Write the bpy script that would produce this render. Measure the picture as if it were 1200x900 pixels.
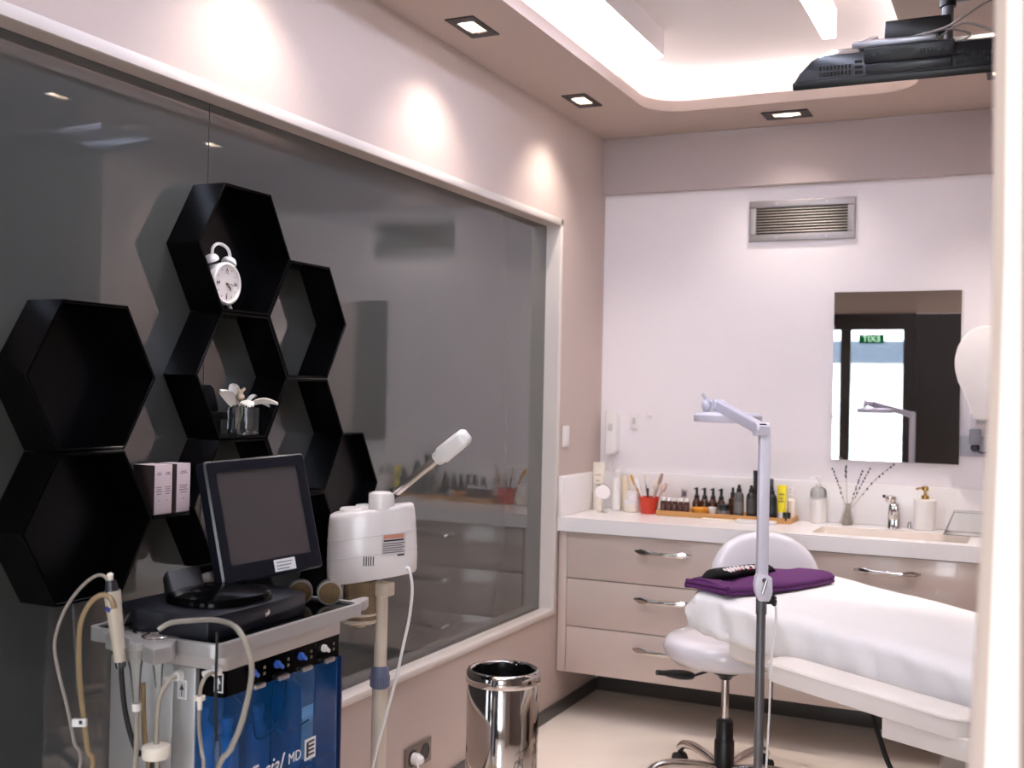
import bpy, bmesh, math, random
from mathutils import Vector, Matrix
random.seed(7)
C = bpy.context.scene.collection
for o in list(bpy.data.objects): bpy.data.objects.remove(o)
sc = bpy.context.scene
PI = math.pi
# ------------------------------------------------------------------ camera
F, YAW, PITCH, ROLL = 1306.4, 0.4369, 0.0072, 0.021
CAM = Vector((1.8918, 0.0, 1.4256))
def cam_axes():
    fw = Vector((-math.sin(YAW), math.cos(YAW), 0)); rt = Vector((math.cos(YAW), math.sin(YAW), 0)); up = Vector((0, 0, 1))
    fw, up = fw*math.cos(PITCH)+up*math.sin(PITCH), up*math.cos(PITCH)-fw*math.sin(PITCH)
    return rt*math.cos(ROLL)+up*math.sin(ROLL), up*math.cos(ROLL)-rt*math.sin(ROLL), fw
RT, UP, FW = cam_axes()
def ray(u, v, d): return CAM+((u-600)/F*RT-(v-450)/F*UP+FW)*d          # measured point at a depth
def bp(u, v, ax, val):                                                 # measured point on a world plane
    d = (u-600)/F*RT-(v-450)/F*UP+FW; i = 'xyz'.index(ax)
    return CAM+d*((val-CAM[i])/d[i])
cd = bpy.data.cameras.new('camera'); cam = bpy.data.objects.new('camera', cd); C.objects.link(cam)
cam.matrix_world = Matrix(((RT.x, UP.x, -FW.x, CAM.x), (RT.y, UP.y, -FW.y, CAM.y), (RT.z, UP.z, -FW.z, CAM.z), (0, 0, 0, 1)))
cd.sensor_width = 36; cd.lens = F/1200*36; cd.clip_start = .05; cd.clip_end = 200
cd.dof.use_dof = True; cd.dof.focus_distance = 2.9; cd.dof.aperture_fstop = 4.4
sc.camera = cam
# ------------------------------------------------------------------ light levels
sc.view_settings.view_transform = 'Standard'; sc.view_settings.look = 'None'
sc.view_settings.gamma = 1; sc.view_settings.use_curve_mapping = False
sc.view_settings.exposure = 0.96
E_SKY, E_COVE, E_BAR, E_SPOT, E_WASH, E_STRIP = 8.0, 17.0, 17.0, 26.0, .55, .8
w = bpy.data.worlds.new('sky'); sc.world = w; w.use_nodes = True
wn = w.node_tree; bg = wn.nodes['Background']; bg.inputs[0].default_value = (.78, .88, 1, 1); bg.inputs[1].default_value = E_SKY
po = bpy.data.lights.new('door_daylight', 'AREA'); po.shape = 'RECTANGLE'; po.size = 1.9; po.size_y = 2.1; po.cycles.is_portal = True
pob = bpy.data.objects.new('door_daylight', po); C.objects.link(pob); pob.location = (-.02, -2.24, 1.08); pob.rotation_euler = (-PI/2, 0, 0)
# added cool fill lamp from behind the camera; no window stands there
wl = bpy.data.lights.new('front_fill_light', 'AREA'); wl.shape = 'RECTANGLE'; wl.size = 1.1; wl.size_y = 1.9; wl.energy = 36; wl.color = (.86, .92, 1)
wlo = bpy.data.objects.new('front_fill_light', wl); C.objects.link(wlo); wlo.location = (2.1, -2.1, 1.45); wlo.rotation_euler = (PI/2, 0, 0)
# ------------------------------------------------------------------ materials
def lin(c): return tuple(((x/255)/12.92 if x/255 <= .04045 else ((x/255+.055)/1.055)**2.4) for x in c)
MATS = {}
def mat(name, rgb, rough=.5, metal=0, spec=.5, noise=0.0, scale=20, bump=0.0, coat=0, emit=None, estr=0, sss=0, ior=None, stretch=(1, 1, 1)):
    if name in MATS: return MATS[name]
    m = bpy.data.materials.new(name); m.use_nodes = True; nt = m.node_tree; b = nt.nodes['Principled BSDF']
    col = lin(rgb)+(1,)
    b.inputs['Base Color'].default_value = col; b.inputs['Roughness'].default_value = rough; b.inputs['Metallic'].default_value = metal
    b.inputs['Specular IOR Level'].default_value = spec; b.inputs['Coat Weight'].default_value = coat
    if ior: b.inputs['IOR'].default_value = ior
    if sss: b.inputs['Subsurface Weight'].default_value = sss; b.inputs['Subsurface Radius'].default_value = (.01, .008, .006)
    if emit: b.inputs['Emission Color'].default_value = lin(emit)+(1,); b.inputs['Emission Strength'].default_value = estr
    tc = nt.nodes.new('ShaderNodeTexCoord'); mp = nt.nodes.new('ShaderNodeMapping'); mp.inputs['Scale'].default_value = stretch
    nz = nt.nodes.new('ShaderNodeTexNoise'); nz.inputs['Scale'].default_value = scale; nz.inputs['Detail'].default_value = 4
    nt.links.new(tc.outputs['Object'], mp.inputs[0]); nt.links.new(mp.outputs[0], nz.inputs['Vector'])
    if noise:
        mx = nt.nodes.new('ShaderNodeMix'); mx.data_type = 'RGBA'
        mx.inputs[6].default_value = tuple(x*(1-noise) for x in col[:3])+(1,); mx.inputs[7].default_value = tuple(min(1, x*(1+noise)) for x in col[:3])+(1,)
        nt.links.new(nz.outputs['Fac'], mx.inputs[0]); nt.links.new(mx.outputs[2], b.inputs['Base Color'])
    if bump:
        bn = nt.nodes.new('ShaderNodeBump'); bn.inputs['Strength'].default_value = bump; bn.inputs['Distance'].default_value = .002
        nt.links.new(nz.outputs['Fac'], bn.inputs['Height']); nt.links.new(bn.outputs[0], b.inputs['Normal'])
    MATS[name] = m; return m
def clear(name, tint, rough=.03, body=0.0, body_rgb=(255, 255, 255), ior=1.45):   # see-through plastic or glass
    if name in MATS: return MATS[name]
    m = bpy.data.materials.new(name); m.use_nodes = True; nt = m.node_tree; nt.nodes.clear()
    out = nt.nodes.new('ShaderNodeOutputMaterial'); tr = nt.nodes.new('ShaderNodeBsdfTransparent'); gl = nt.nodes.new('ShaderNodeBsdfGlossy')
    di = nt.nodes.new('ShaderNodeBsdfDiffuse'); fr = nt.nodes.new('ShaderNodeFresnel'); m1 = nt.nodes.new('ShaderNodeMixShader'); m2 = nt.nodes.new('ShaderNodeMixShader')
    tr.inputs[0].default_value = lin(tint)+(1,); gl.inputs['Roughness'].default_value = rough; di.inputs[0].default_value = lin(body_rgb)+(1,)
    fr.inputs[0].default_value = ior; m1.inputs[0].default_value = body
    nt.links.new(tr.outputs[0], m1.inputs[1]); nt.links.new(di.outputs[0], m1.inputs[2])
    nt.links.new(fr.outputs[0], m2.inputs[0]); nt.links.new(m1.outputs[0], m2.inputs[1]); nt.links.new(gl.outputs[0], m2.inputs[2]); nt.links.new(m2.outputs[0], out.inputs[0])
    MATS[name] = m; return m
def emis(name, rgb, s):
    if name in MATS: return MATS[name]
    m = bpy.data.materials.new(name); m.use_nodes = True; nt = m.node_tree; nt.nodes.clear()
    out = nt.nodes.new('ShaderNodeOutputMaterial'); e = nt.nodes.new('ShaderNodeEmission'); e.inputs[0].default_value = lin(rgb)+(1,); e.inputs[1].default_value = s
    nt.links.new(e.outputs[0], out.inputs[0]); MATS[name] = m; return m
M_beige = mat('beige_wall_paint', (200, 182, 173), .55, noise=.02, scale=60, bump=.03)
M_white = mat('white_wall_paint', (240, 233, 235), .5, noise=.015, scale=50, bump=.03)
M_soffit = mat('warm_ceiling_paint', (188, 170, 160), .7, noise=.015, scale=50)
M_upceil = mat('white_ceiling_paint', (232, 222, 218), .7, noise=.01, scale=40)
M_trim = mat('cream_trim_lacquer', (222, 212, 204), .35, noise=.015, scale=30)
M_dkbase = mat('dark_baseboard', (76, 70, 66), .4, noise=.06, scale=30)
M_cab = mat('taupe_gloss_lacquer', (206, 188, 178), .16, noise=.012, scale=12, coat=.3)
M_cabin = mat('cabinet_carcass', (182, 168, 158), .3, noise=.02)
M_count = mat('white_solid_surface', (243, 238, 236), .22, noise=.008, scale=60)
M_chrome = mat('polished_chrome', (206, 200, 196), .08, 1, noise=.02, scale=8)
M_steel = mat('brushed_steel', (176, 172, 170), .3, 1, noise=.06, scale=60, stretch=(1, 12, 12))
M_alu = mat('satin_aluminium', (186, 183, 182), .36, .55, noise=.04, scale=40)
M_black = mat('black_plastic', (16, 16, 18), .35, noise=.1, scale=40)
M_gblack = mat('black_gloss_acrylic', (5, 5, 6), .12, spec=.08, noise=.1, scale=15)
M_hexback = mat('black_hexagon_back', (7, 7, 10), .3, spec=.2, noise=.1, scale=15)
M_navy = mat('blue_black_plastic', (22, 23, 32), .3, noise=.08, scale=40)
M_wplas = mat('white_plastic', (236, 231, 228), .3, noise=.01, scale=30)
M_mplas = mat('cream_abs_plastic', (232, 224, 220), .26, noise=.012, scale=20, coat=.2)
M_pole = mat('ivory_tube', (216, 202, 184), .35, noise=.02, scale=20)
M_lamp = mat('pale_grey_lamp_enamel', (214, 210, 222), .3, noise=.012, scale=30)
M_dmetal = mat('dark_grey_metal', (112, 110, 112), .35, .55, noise=.05, scale=30)
M_rubber = mat('black_rubber', (20, 20, 20), .6, noise=.1, scale=50)
M_vinyl = mat('white_vinyl', (236, 228, 222), .36, noise=.012, scale=18, bump=.04)
M_sheet = mat('white_disposable_sheet', (240, 237, 237), .75, noise=.015, scale=25, bump=.12)
M_film = mat('milky_plastic_cover', (220, 216, 222), .2, noise=.03, scale=14, coat=.5, bump=.15)
M_glassback = mat('grey_painted_glass', (78, 80, 78), .02, noise=.03, scale=1.2, ior=2.0)
M_purple = mat('purple_towel', (92, 40, 98), .95, noise=.18, scale=220, bump=.6)
M_text_w = mat('white_lettering', (235, 235, 235), .5, noise=.01)
M_text_b = mat('black_lettering', (32, 30, 32), .5, noise=.02)
M_mirror = mat('silvered_mirror', (236, 236, 236), .0, 1)
M_glass = clear('clear_glass', (244, 246, 246))
M_acryl = clear('clear_acrylic', (249, 251, 251), body=.015)
M_hose = clear('clear_hose', (226, 218, 205), .1, .45, (212, 203, 190))
M_amberhose = clear('amber_hose', (215, 190, 150), .1, .5, (196, 170, 132))
M_gold = mat('brass_gold', (206, 170, 104), .2, 1, noise=.03)
M_wood = mat('bamboo', (206, 152, 92), .5, noise=.16, scale=14, stretch=(2, 24, 24), bump=.05)
M_amber = mat('amber_glass', (74, 40, 20), .12, noise=.1, scale=20, coat=.4)
M_dgrey = mat('charcoal_plastic', (44, 44, 46), .3, noise=.08, scale=30)
M_label = mat('silver_label', (126, 124, 124), .4, noise=.05)
M_cream = mat('cream_plastic', (238, 228, 212), .4, noise=.015)
M_brown = mat('dark_brown_door_wood', (44, 34, 30), .35, noise=.15, scale=8, stretch=(8, 8, 1))
# ------------------------------------------------------------------ mesh helpers
XF = {}
class MB:
    def __init__(s): s.bm = bmesh.new(); s.M = Matrix.Identity(4)
    def _v(s, p): return s.bm.verts.new(s.M @ Vector(p))
    def box(s, x0, x1, y0, y1, z0, z1, r=0, seg=2):
        t = bmesh.new()
        bmesh.ops.create_cube(t, size=1)
        for v in t.verts: v.co = Vector((x0+(v.co.x+.5)*(x1-x0), y0+(v.co.y+.5)*(y1-y0), z0+(v.co.z+.5)*(z1-z0)))
        if r: bmesh.ops.bevel(t, geom=t.edges[:], offset=min(r, .49*min(abs(x1-x0), abs(y1-y0), abs(z1-z0))), segments=seg, affect='EDGES', profile=.5)
        s.add(t); return s
    def add(s, t):
        mp = {}
        for v in t.verts: mp[v] = s._v(v.co)
        for f in t.faces:
            try: s.bm.faces.new([mp[v] for v in f.verts])
            except ValueError: pass
        t.free()
    def loft(s, rings, cap=True, closed=True):
        R = [[s._v(p) for p in r] for r in rings]; n = len(R[0])
        for a, b in zip(R, R[1:]):
            for i in range(n if closed else n-1):
                j = (i+1) % n
                s.bm.faces.new((a[i], a[j], b[j], b[i]))
        if cap and closed: s.bm.faces.new(R[0][::-1]); s.bm.faces.new(R[-1])
        return s
    def lathe(s, prof, c=(0, 0, 0), n=28, ax='z', cap=True):
        c = Vector(c); rings = []
        for r, z in prof:
            ring = []
            for i in range(n):
                a = 2*PI*i/n; x, y = max(r, 1e-5)*math.cos(a), max(r, 1e-5)*math.sin(a)
                p = {'z': (x, y, z), 'x': (z, x, y), 'y': (y, z, x)}[ax]; ring.append(c+Vector(p))
            rings.append(ring)
        return s.loft(rings, cap)
    def cyl(s, p0, p1, r0, r1=None, n=20):
        p0, p1 = Vector(p0), Vector(p1); r1 = r0 if r1 is None else r1
        d = (p1-p0).normalized(); a = d.orthogonal().normalized(); b = d.cross(a)
        return s.loft([[p+(a*math.cos(2*PI*i/n)+b*math.sin(2*PI*i/n))*r for i in range(n)] for p, r in ((p0, r0), (p1, r1))])
    def tube(s, pts, r, n=10, sub=6):
        P = [Vector(p) for p in pts]
        if sub > 1 and len(P) > 2:
            Q = []
            for i in range(len(P)-1):
                a, b, c, d = P[max(i-1, 0)], P[i], P[i+1], P[min(i+2, len(P)-1)]
                for k in range(sub):
                    t = k/sub
                    Q.append(.5*((2*b)+(c-a)*t+(2*a-5*b+4*c-d)*t*t+(3*b-a-3*c+d)*t**3))
            Q.append(P[-1]); P = Q
        rings = []; prev = None
        for i, p in enumerate(P):
            d = (P[min(i+1, len(P)-1)]-P[max(i-1, 0)]).normalized()
            a = d.orthogonal().normalized() if prev is None else (prev-d*prev.dot(d)).normalized()
            prev = a; b = d.cross(a); rr = r if not callable(r) else r(i/(len(P)-1))
            rings.append([p+(a*math.cos(2*PI*k/n)+b*math.sin(2*PI*k/n))*rr for k in range(n)])
        return s.loft(rings)
    def prism(s, poly, h0, h1, ax='z', inset=0):
        f = {'z': lambda a, b, h: (a, b, h), 'y': lambda a, b, h: (a, h, b), 'x': lambda a, b, h: (h, a, b)}[ax]
        t = bmesh.new(); vs = [t.verts.new(f(a, b, h0)) for a, b in poly]; vt = [t.verts.new(f(a, b, h1)) for a, b in poly]; n = len(poly)
        t.faces.new(vs[::-1]); t.faces.new(vt)
        for i in range(n): t.faces.new((vs[i], vs[(i+1) % n], vt[(i+1) % n], vt[i]))
        if inset: bmesh.ops.bevel(t, geom=t.edges[:], offset=inset, segments=2, affect='EDGES', profile=.5)
        s.add(t); return s
    def sphere(s, c, r, sc3=(1, 1, 1), n=20):
        t = bmesh.new(); bmesh.ops.create_uvsphere(t, u_segments=n, v_segments=n//2, radius=r)
        for v in t.verts: v.co = Vector((v.co.x*sc3[0], v.co.y*sc3[1], v.co.z*sc3[2]))+Vector(c)
        s.add(t); return s
    def torus(s, c, R, r, ax='z', n=32, m=10, a0=0, a1=2*PI):
        full = abs(a1-a0-2*PI) < 1e-6; k = n if full else n+1; rings = []
        for i in range(k):
            a = a0+(a1-a0)*i/n; ring = []
            for j in range(m):
                b = 2*PI*j/m; q = R+r*math.cos(b); x, y, z = q*math.cos(a), q*math.sin(a), r*math.sin(b)
                ring.append(Vector(c)+Vector({'z': (x, y, z), 'x': (z, x, y), 'y': (y, z, x)}[ax]))
            rings.append(ring)
        if full: rings.append(rings[0]); return s.loft(rings, cap=False)
        return s.loft(rings)
    def build(s, name, m, parent=None, world=False, ang=35, loc=None):
        me = bpy.data.meshes.new(name)
        bmesh.ops.remove_doubles(s.bm, verts=s.bm.verts[:], dist=1e-6)
        bmesh.ops.recalc_face_normals(s.bm, faces=s.bm.faces[:])
        if parent is not None and world:
            inv = XF[parent.name].inverted()
            for v in s.bm.verts: v.co = inv @ v.co
        o = bpy.data.objects.new(name, me)
        if parent is None and loc is None and s.bm.verts:
            lo = [min(v.co[i] for v in s.bm.verts) for i in range(3)]; hi = [max(v.co[i] for v in s.bm.verts) for i in range(3)]
            b = Vector(((lo[0]+hi[0])/2, (lo[1]+hi[1])/2, lo[2]))
            for v in s.bm.verts: v.co -= b
            o.location = b
        s.bm.to_mesh(me); s.bm.free()
        for p in me.polygons: p.use_smooth = True
        try: me.set_sharp_from_angle(angle=math.radians(ang))
        except Exception: pass
        me.materials.append(m); C.objects.link(o)
        if parent is not None:
            o.parent = parent
            XF[o.name] = XF[parent.name]
        else: XF[o.name] = Matrix.Translation(o.location)
        return o
def thing(name, label, cat, loc=(0, 0, 0), rz=0, group=None):
    o = bpy.data.objects.new(name, None); C.objects.link(o); o.empty_display_size = .05
    o.location = loc; o.rotation_euler = (0, 0, rz); XF[o.name] = Matrix.Translation(Vector(loc)) @ Matrix.Rotation(rz, 4, 'Z')
    tag(o, label, cat, group); return o
def tag(o, label, cat, group=None):
    o['label'] = label; o['category'] = cat
    if group: o['group'] = group
    return o
def struct(o): o['kind'] = 'structure'; return o
def dup(o, loc=None, rz=None, label=None, parent=None):
    c = o.copy(); C.objects.link(c)
    if parent is not None: c.parent = parent
    if loc is not None: c.location = loc
    if rz is not None: c.rotation_euler = (0, 0, rz)
    if label: c['label'] = label
    if parent is None and loc is not None: XF[c.name] = Matrix.Translation(Vector(loc)) @ Matrix.Rotation(rz or o.rotation_euler.z, 4, 'Z')
    for ch in list(o.children): dup(ch, parent=c)
    return c
def rrect(x0, x1, y0, y1, r, n=8):
    P = []
    for cx, cy, a in ((x1-r, y1-r, 0), (x0+r, y1-r, PI/2), (x0+r, y0+r, PI), (x1-r, y0+r, 1.5*PI)):
        for i in range(n+1): P.append((cx+r*math.cos(a+PI/2*i/n), cy+r*math.sin(a+PI/2*i/n)))
    return P
FONT = None
def text(name, s, size, m, parent, mtx, ext=.0004, shear=0.0, world=True):
    cu = bpy.data.curves.new(name, 'FONT'); cu.body = s; cu.size = size; cu.extrude = ext; cu.align_x = 'CENTER'; cu.align_y = 'CENTER'; cu.shear = shear; cu.resolution_u = 3
    t = bpy.data.objects.new(name+'_tmp', cu); C.objects.link(t)
    me = bpy.data.meshes.new_from_object(t.evaluated_get(bpy.context.evaluated_depsgraph_get()))
    bpy.data.objects.remove(t)
    me.transform((XF[parent.name].inverted() if world else Matrix.Identity(4)) @ mtx)
    me.materials.clear(); me.materials.append(m); me.name = name
    o = bpy.data.objects.new(name, me); C.objects.link(o); o.parent = parent; XF[o.name] = XF[parent.name]; return o
def frame_mtx(o, xdir, ydir):
    x = Vector(xdir).normalized(); y = Vector(ydir).normalized(); z = x.cross(y)
    return Matrix(((x.x, y.x, z.x, o[0]), (x.y, y.y, z.y, o[1]), (x.z, y.z, z.z, o[2]), (0, 0, 0, 1)))

# ================================================================== ROOM
YB, XW, GX = 5.078, 2.0, -.062          # back wall, right wall, glass plane
H, UZ = 2.649, 2.80                     # soffit, raised ceiling
Y0, XR = -2.2, 2.75
SZ, FZ, GY = .474, 2.161, 4.515         # glass opening: sill, head, far jamb
b = MB(); b.box(-.9, XR+.1, Y0-.1, YB+.1, -.1, 0)
M_floor = mat('cream_floor_tile', (250, 236, 222), .26, noise=.035, scale=3, stretch=(1, 5, 1), coat=.15)
struct(b.build('floor', M_floor))
# soffit ceiling with the rounded tray opening and the downlight cut-outs
TR = rrect(.372, 1.48, .35, 4.64, .17)
DL = [(.17, 2.33, 0), (.17, 3.315, 0), (.17, 4.32, 0), (1.77, 2.47, 0), (1.77, 3.47, 0), (1.77, 4.47, 0), (.913, 4.84, 1)]
DLH = []
for x, y, t in DL:
    hx, hy = (.031, .058) if not t else (.058, .031)
    DLH.append([(x-hx, y-hy), (x+hx, y-hy), (x+hx, y+hy), (x-hx, y+hy)])
t = bmesh.new()
def loop(P, z):
    vs = [t.verts.new((x, y, z)) for x, y in P]
    return vs, [t.edges.new((vs[i], vs[(i+1) % len(vs)])) for i in range(len(vs))]
_, e0 = loop([(-.75, Y0), (XR, Y0), (XR, YB), (-.75, YB)], H); tv, e1 = loop(TR, H); ee = e0+e1
for P in DLH: ee += loop(P, H)[1]
bmesh.ops.triangle_fill(t, use_beauty=True, use_dissolve=False, edges=ee)
b = MB(); b.add(t)
def off(P, d):
    cx, cy = .926, 2.495; out = []
    n = len(P)
    for i, (x, y) in enumerate(P):
        (ax, ay), (bx, by) = P[i-1], P[(i+1) % n]; tx, ty = bx-ax, by-ay; l = math.hypot(tx, ty); out.append((x+ty/l*d, y-tx/l*d))
    return out
T3 = off(TR, .13)
b.loft([[(x, y, H) for x, y in TR], [(x, y, H+.046) for x, y in TR], [(x, y, H+.046) for x, y in T3], [(x, y, UZ) for x, y in T3]], cap=False)
struct(b.build('ceiling', M_soffit, ang=30))
b = MB(); b.box(.1, 1.8, .1, 4.9, UZ, UZ+.08); struct(b.build('ceiling_raised', M_upceil))
# walls
b = MB()
YL = -1.85; b.box(-.16, 0, YL, YB+.1, 0, SZ); b.box(-.16, 0, YL, YB+.1, FZ, H); b.box(-.16, 0, GY, YB+.1, SZ, FZ); b.box(-.16, GX-.012, YL, GY, SZ, FZ); b.box(-.75, -.65, Y0, YL, 0, H); b.box(-.65, -.161, YL, YL+.1, 0, H)
struct(b.build('wall_left', M_beige))
b = MB(); b.box(-.16, XW+.1, YB, YB+.1, 0, UZ); struct(b.build('wall_back', M_white))
b = MB(); b.box(0, XW, 5.03, YB-.001, 2.383, H-.001, r=.004); struct(b.build('trim_2', mat('mauve_beige_bulkhead_paint', (184, 170, 168), .6, noise=.015, scale=40)))
b = MB(); b.box(XW, XW+.1, 3.96, YB, 0, H); struct(b.build('wall_right', M_beige))
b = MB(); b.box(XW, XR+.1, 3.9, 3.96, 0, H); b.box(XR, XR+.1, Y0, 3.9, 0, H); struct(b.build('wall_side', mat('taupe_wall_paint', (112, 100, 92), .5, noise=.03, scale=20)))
b = MB(); b.box(-.65, XR, Y0-.1, Y0, 2.335, H); b.box(1.95, XR, Y0-.1, Y0, 0, 2.335)
struct(b.build('wall_front', M_soffit))
# dark timber doors of the entrance behind the photographer
b = MB(); b.box(-.65, .78, Y0-.08, Y0+.02, 2.165, 2.335); b.box(.66, .80, Y0-.08, Y0+.02, 0, 2.165); b.box(-.65, -.58, Y0-.08, Y0+.02, 0, 2.165); b.box(.02, .125, Y0-.06, Y0, 0, 2.165); b.box(.125, .66, Y0-.06, Y0, 0, .12); b.box(-.58, .02, Y0-.06, Y0, 0, .12)
struct(b.build('door_1', M_brown))
b = MB(); b.box(.78, 1.95, Y0-.06, Y0+.0, 0, 2.33); b.box(1.3, 1.33, Y0, Y0+.03, .9, 1.3, r=.008); struct(b.build('door_2', M_brown))
b = MB(); b.box(.125, .66, Y0-.035, Y0-.029, .12, 2.165); b.box(-.58, .02, Y0-.035, Y0-.029, .12, 2.165); struct(b.build('window_3', M_glass))
b = MB(); b.box(-8, 10, -12, Y0-.1, -.16, -.1); struct(b.build('ground', mat('pale_paving', (200, 198, 194), .8, noise=.1, scale=2)))
bt = thing('street_building', 'pale street front with a grey awning seen through the glass entrance door', 'building', (0, -9, -.1))
b = MB(); b.box(-7, 9, -9.4, -9, -.1, 3.4); b.build('facade', mat('pale_facade', (216, 214, 210), .8, noise=.08, scale=3), bt, True)
b = MB(); b.box(-7, 9, -9, -8.2, 2.02, 2.35); b.build('awning', mat('grey_awning', (44, 50, 60), .7, noise=.1, scale=3), bt, True)
# baseboards, trims, glass
b = MB(); b.box(0, .012, YL, YB, 0, .056, r=.003); struct(b.build('baseboard_left', M_dkbase))
b = MB(); b.box(.012, XW, YB-.014, YB, 0, .1, r=.003); struct(b.build('baseboard_back', M_dkbase))
b = MB(); b.box(-.05, .012, YL, GY+.0, SZ-.02, SZ+.006, r=.006); b.box(.0, .007, YL, GY+.026, FZ, FZ+.03, r=.0025); b.box(.0, .007, GY, GY+.026, SZ-.02, FZ+.03, r=.0025)
b.box(GX-.01, .004, GY-.001, GY+.012, SZ, FZ); struct(b.build('trim_1', M_trim))
b = MB(); b.box(GX-.008, GX, 2.288, GY-.001, SZ, FZ); struct(b.build('window_1', M_glassback))
b = MB(); b.box(GX-.008, GX, YL, 2.285, SZ, FZ); struct(b.build('window_2', M_glassback))
# light fittings of the ceiling
cove = MB(); P = off(TR, .075); cove.tube([(x, y, H+.056) for x, y in P+[P[0]]], .006, n=6, sub=1)
tag(cove.build('cove_light_strip', emis('cove_led', (252, 249, 255), E_COVE)), 'warm white light strip hidden behind the lip of the ceiling tray', 'light')
for k, (x0, x1, lab) in enumerate(((.557, .612, 'long white linear lamp under raised ceiling, the one nearer the glass wall'), (1.196, 1.246, 'linear lamp under raised ceiling beside the flat screen'))):
    t = thing('linear_ceiling_lamp', lab, 'lamp', ((x0+x1)/2, 2.6, 2.70), 0, 'linear ceiling lamps')
    b = MB(); b.box(x0, x1, 1.15, 4.03, 2.703, UZ); b.build('housing', M_upceil, t, True)
    b = MB(); b.box(x0+.003, x1-.003, 1.155, 4.026, 2.699, 2.7035); b.build('diffuser', emis('lamp_diffuser', (218, 227, 255), E_BAR), t, True)
DLAB = ['black framed downlight above the glass wall, nearest the photographer', 'black framed square downlight over the glass wall, above the clock', 'black framed downlight over the corner end of the glass wall',
        'black framed downlight beyond the light tray on the right, nearest the photographer', 'black framed downlight behind the flat screen', 'black framed downlight at the right back of the ceiling', 'black framed downlight above the air vent by the back wall']
for (x, y, tt), lab, P in zip(DL, DLAB, DLH):
    t = thing('recessed_downlight', lab, 'light', (x, y, H), 0, 'recessed downlights')
    ox, oy = (.052, .1) if not tt else (.098, .065)
    (x0, y0), (x1, y1) = P[0], P[2]
    b = MB(); 
    for a in ((x-ox, x0, y-oy, y+oy), (x1, x+ox, y-oy, y+oy), (x0, x1, y-oy, y0), (x0, x1, y1, y+oy)): b.box(*a, H-.005, H-.0005)
    b.build('bezel', mat('black_bezel', (40, 36, 34), .4, noise=.05), t, True)
    b = MB(); r0 = [(x0, y0, H), (x1, y0, H), (x1, y1, H), (x0, y1, H)]
    r1 = [(x+(p[0]-x)*.86, y+(p[1]-y)*.86, H+.064) for p in r0]
    b.loft([r0, r1], cap=False); b.bm.faces.new([b._v(p) for p in r1]); b.build('reflector', mat('reflector', (236, 228, 220), .35, .0, noise=.03), t, True)
    b = MB(); b.lathe([(.02, H+.061), (.02, H+.056), (.015, H+.054)], (x, y, 0), 20); b.build('bulb', emis('bulb', (255, 240, 222), 24), t, True)
    for nm, en, sz, bl, tilt in (('downlight_spill', E_SPOT, 100, 1.0, 0), ('downlight_beam', E_WASH, 30, .35, 26)):
        if tilt and x > 1: continue
        li = bpy.data.lights.new(nm, 'SPOT'); li.energy = en*(1 if tilt else .45 if tt else .7 if x < 1 else 1.0); li.color = (1, .9, .82); li.spot_size = math.radians(sz); li.spot_blend = bl; li.shadow_soft_size = .012 if tilt == 0 else .004
        lo = bpy.data.objects.new(nm, li); C.objects.link(lo); lo.parent = t; lo.location = (0, 0, .041)
        lo.rotation_euler = (0, math.radians(tilt), 0) if not tt else (math.radians(tilt*.75), 0, 0)

# partition edge with its light strip at the right of the view
b = MB(); b.prism([(1.8585, 1.70), (1.8605, 1.472), (1.851, 1.2), (1.848, 1.12), (1.835, .7), (1.82, 0), (1.9, 0), (1.9, H-.01), (1.8565, H-.01)], 1.0, 1.07, 'y')
b.box(1.892, XR-.001, 1.0, 1.07, 0, H-.01); struct(b.build('wall_partition', M_soffit))
b = MB(); b.prism([(1.8685, 2.4), (1.8685, 1.757), (1.870, 1.546), (1.868, 1.406), (1.862, 1.125), (1.853, .5), (1.885, .5), (1.8855, 1.129), (1.8785, 1.756), (1.876, 2.4)], .988, 1.0, 'y')
tag(b.build('led_light_strip', emis('strip_led', (255, 246, 240), E_STRIP)), 'glowing white vertical light strip on the partition edge at the right', 'light')
b = MB(); b.prism([(1.892, .5), (1.8905, 1.129), (1.884, 1.756), (1.88, 2.4), (1.96, 2.4), (1.96, .5)], .985, .999, 'y')
struct(b.build('trim_3', mat('brown_door_stop', (112, 92, 88), .4, noise=.05)))

# ================================================================== BACK WALL FITTINGS
t = thing('wall_mirror', 'rectangular frameless mirror on the back wall above the sink', 'mirror', (1.354, YB-.02, 1.1585))
b = MB(); b.box(1.092, 1.614, YB-.018, YB-.001, 1.1585, 1.896); b.build('backing', mat('mirror_backing', (90, 90, 92), .5, noise=.02), t, True)
b = MB(); b.box(1.0925, 1.6135, YB-.0205, YB-.018, 1.159, 1.8955); b.build('mirror_glass', M_mirror, t, True)
t = thing('air_vent', 'silver rectangular air vent grille high on the back wall', 'vent', (.94, YB, 2.133))
vx0, vx1, vz0, vz1 = .705, 1.174, 2.1336, 2.318
b = MB(); m_ = .032
b.box(vx0, vx1, YB-.014, YB-.001, vz0, vz0+m_, r=.003); b.box(vx0, vx1, YB-.014, YB-.001, vz1-m_, vz1, r=.003); b.box(vx0, vx0+m_, YB-.014, YB-.001, vz0+m_, vz1-m_, r=.003); b.box(vx1-m_, vx1, YB-.014, YB-.001, vz0+m_, vz1-m_, r=.003)
b.build('frame', mat('vent_aluminium', (158, 152, 152), .4, .5, noise=.03), t, True)
b = MB(); b.box(vx0+.02, vx1-.02, YB-.004, YB-.001, vz0+.02, vz1-.02); b.build('backing', mat('vent_dark', (30, 26, 24), .7, noise=.05), t, True)
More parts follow.
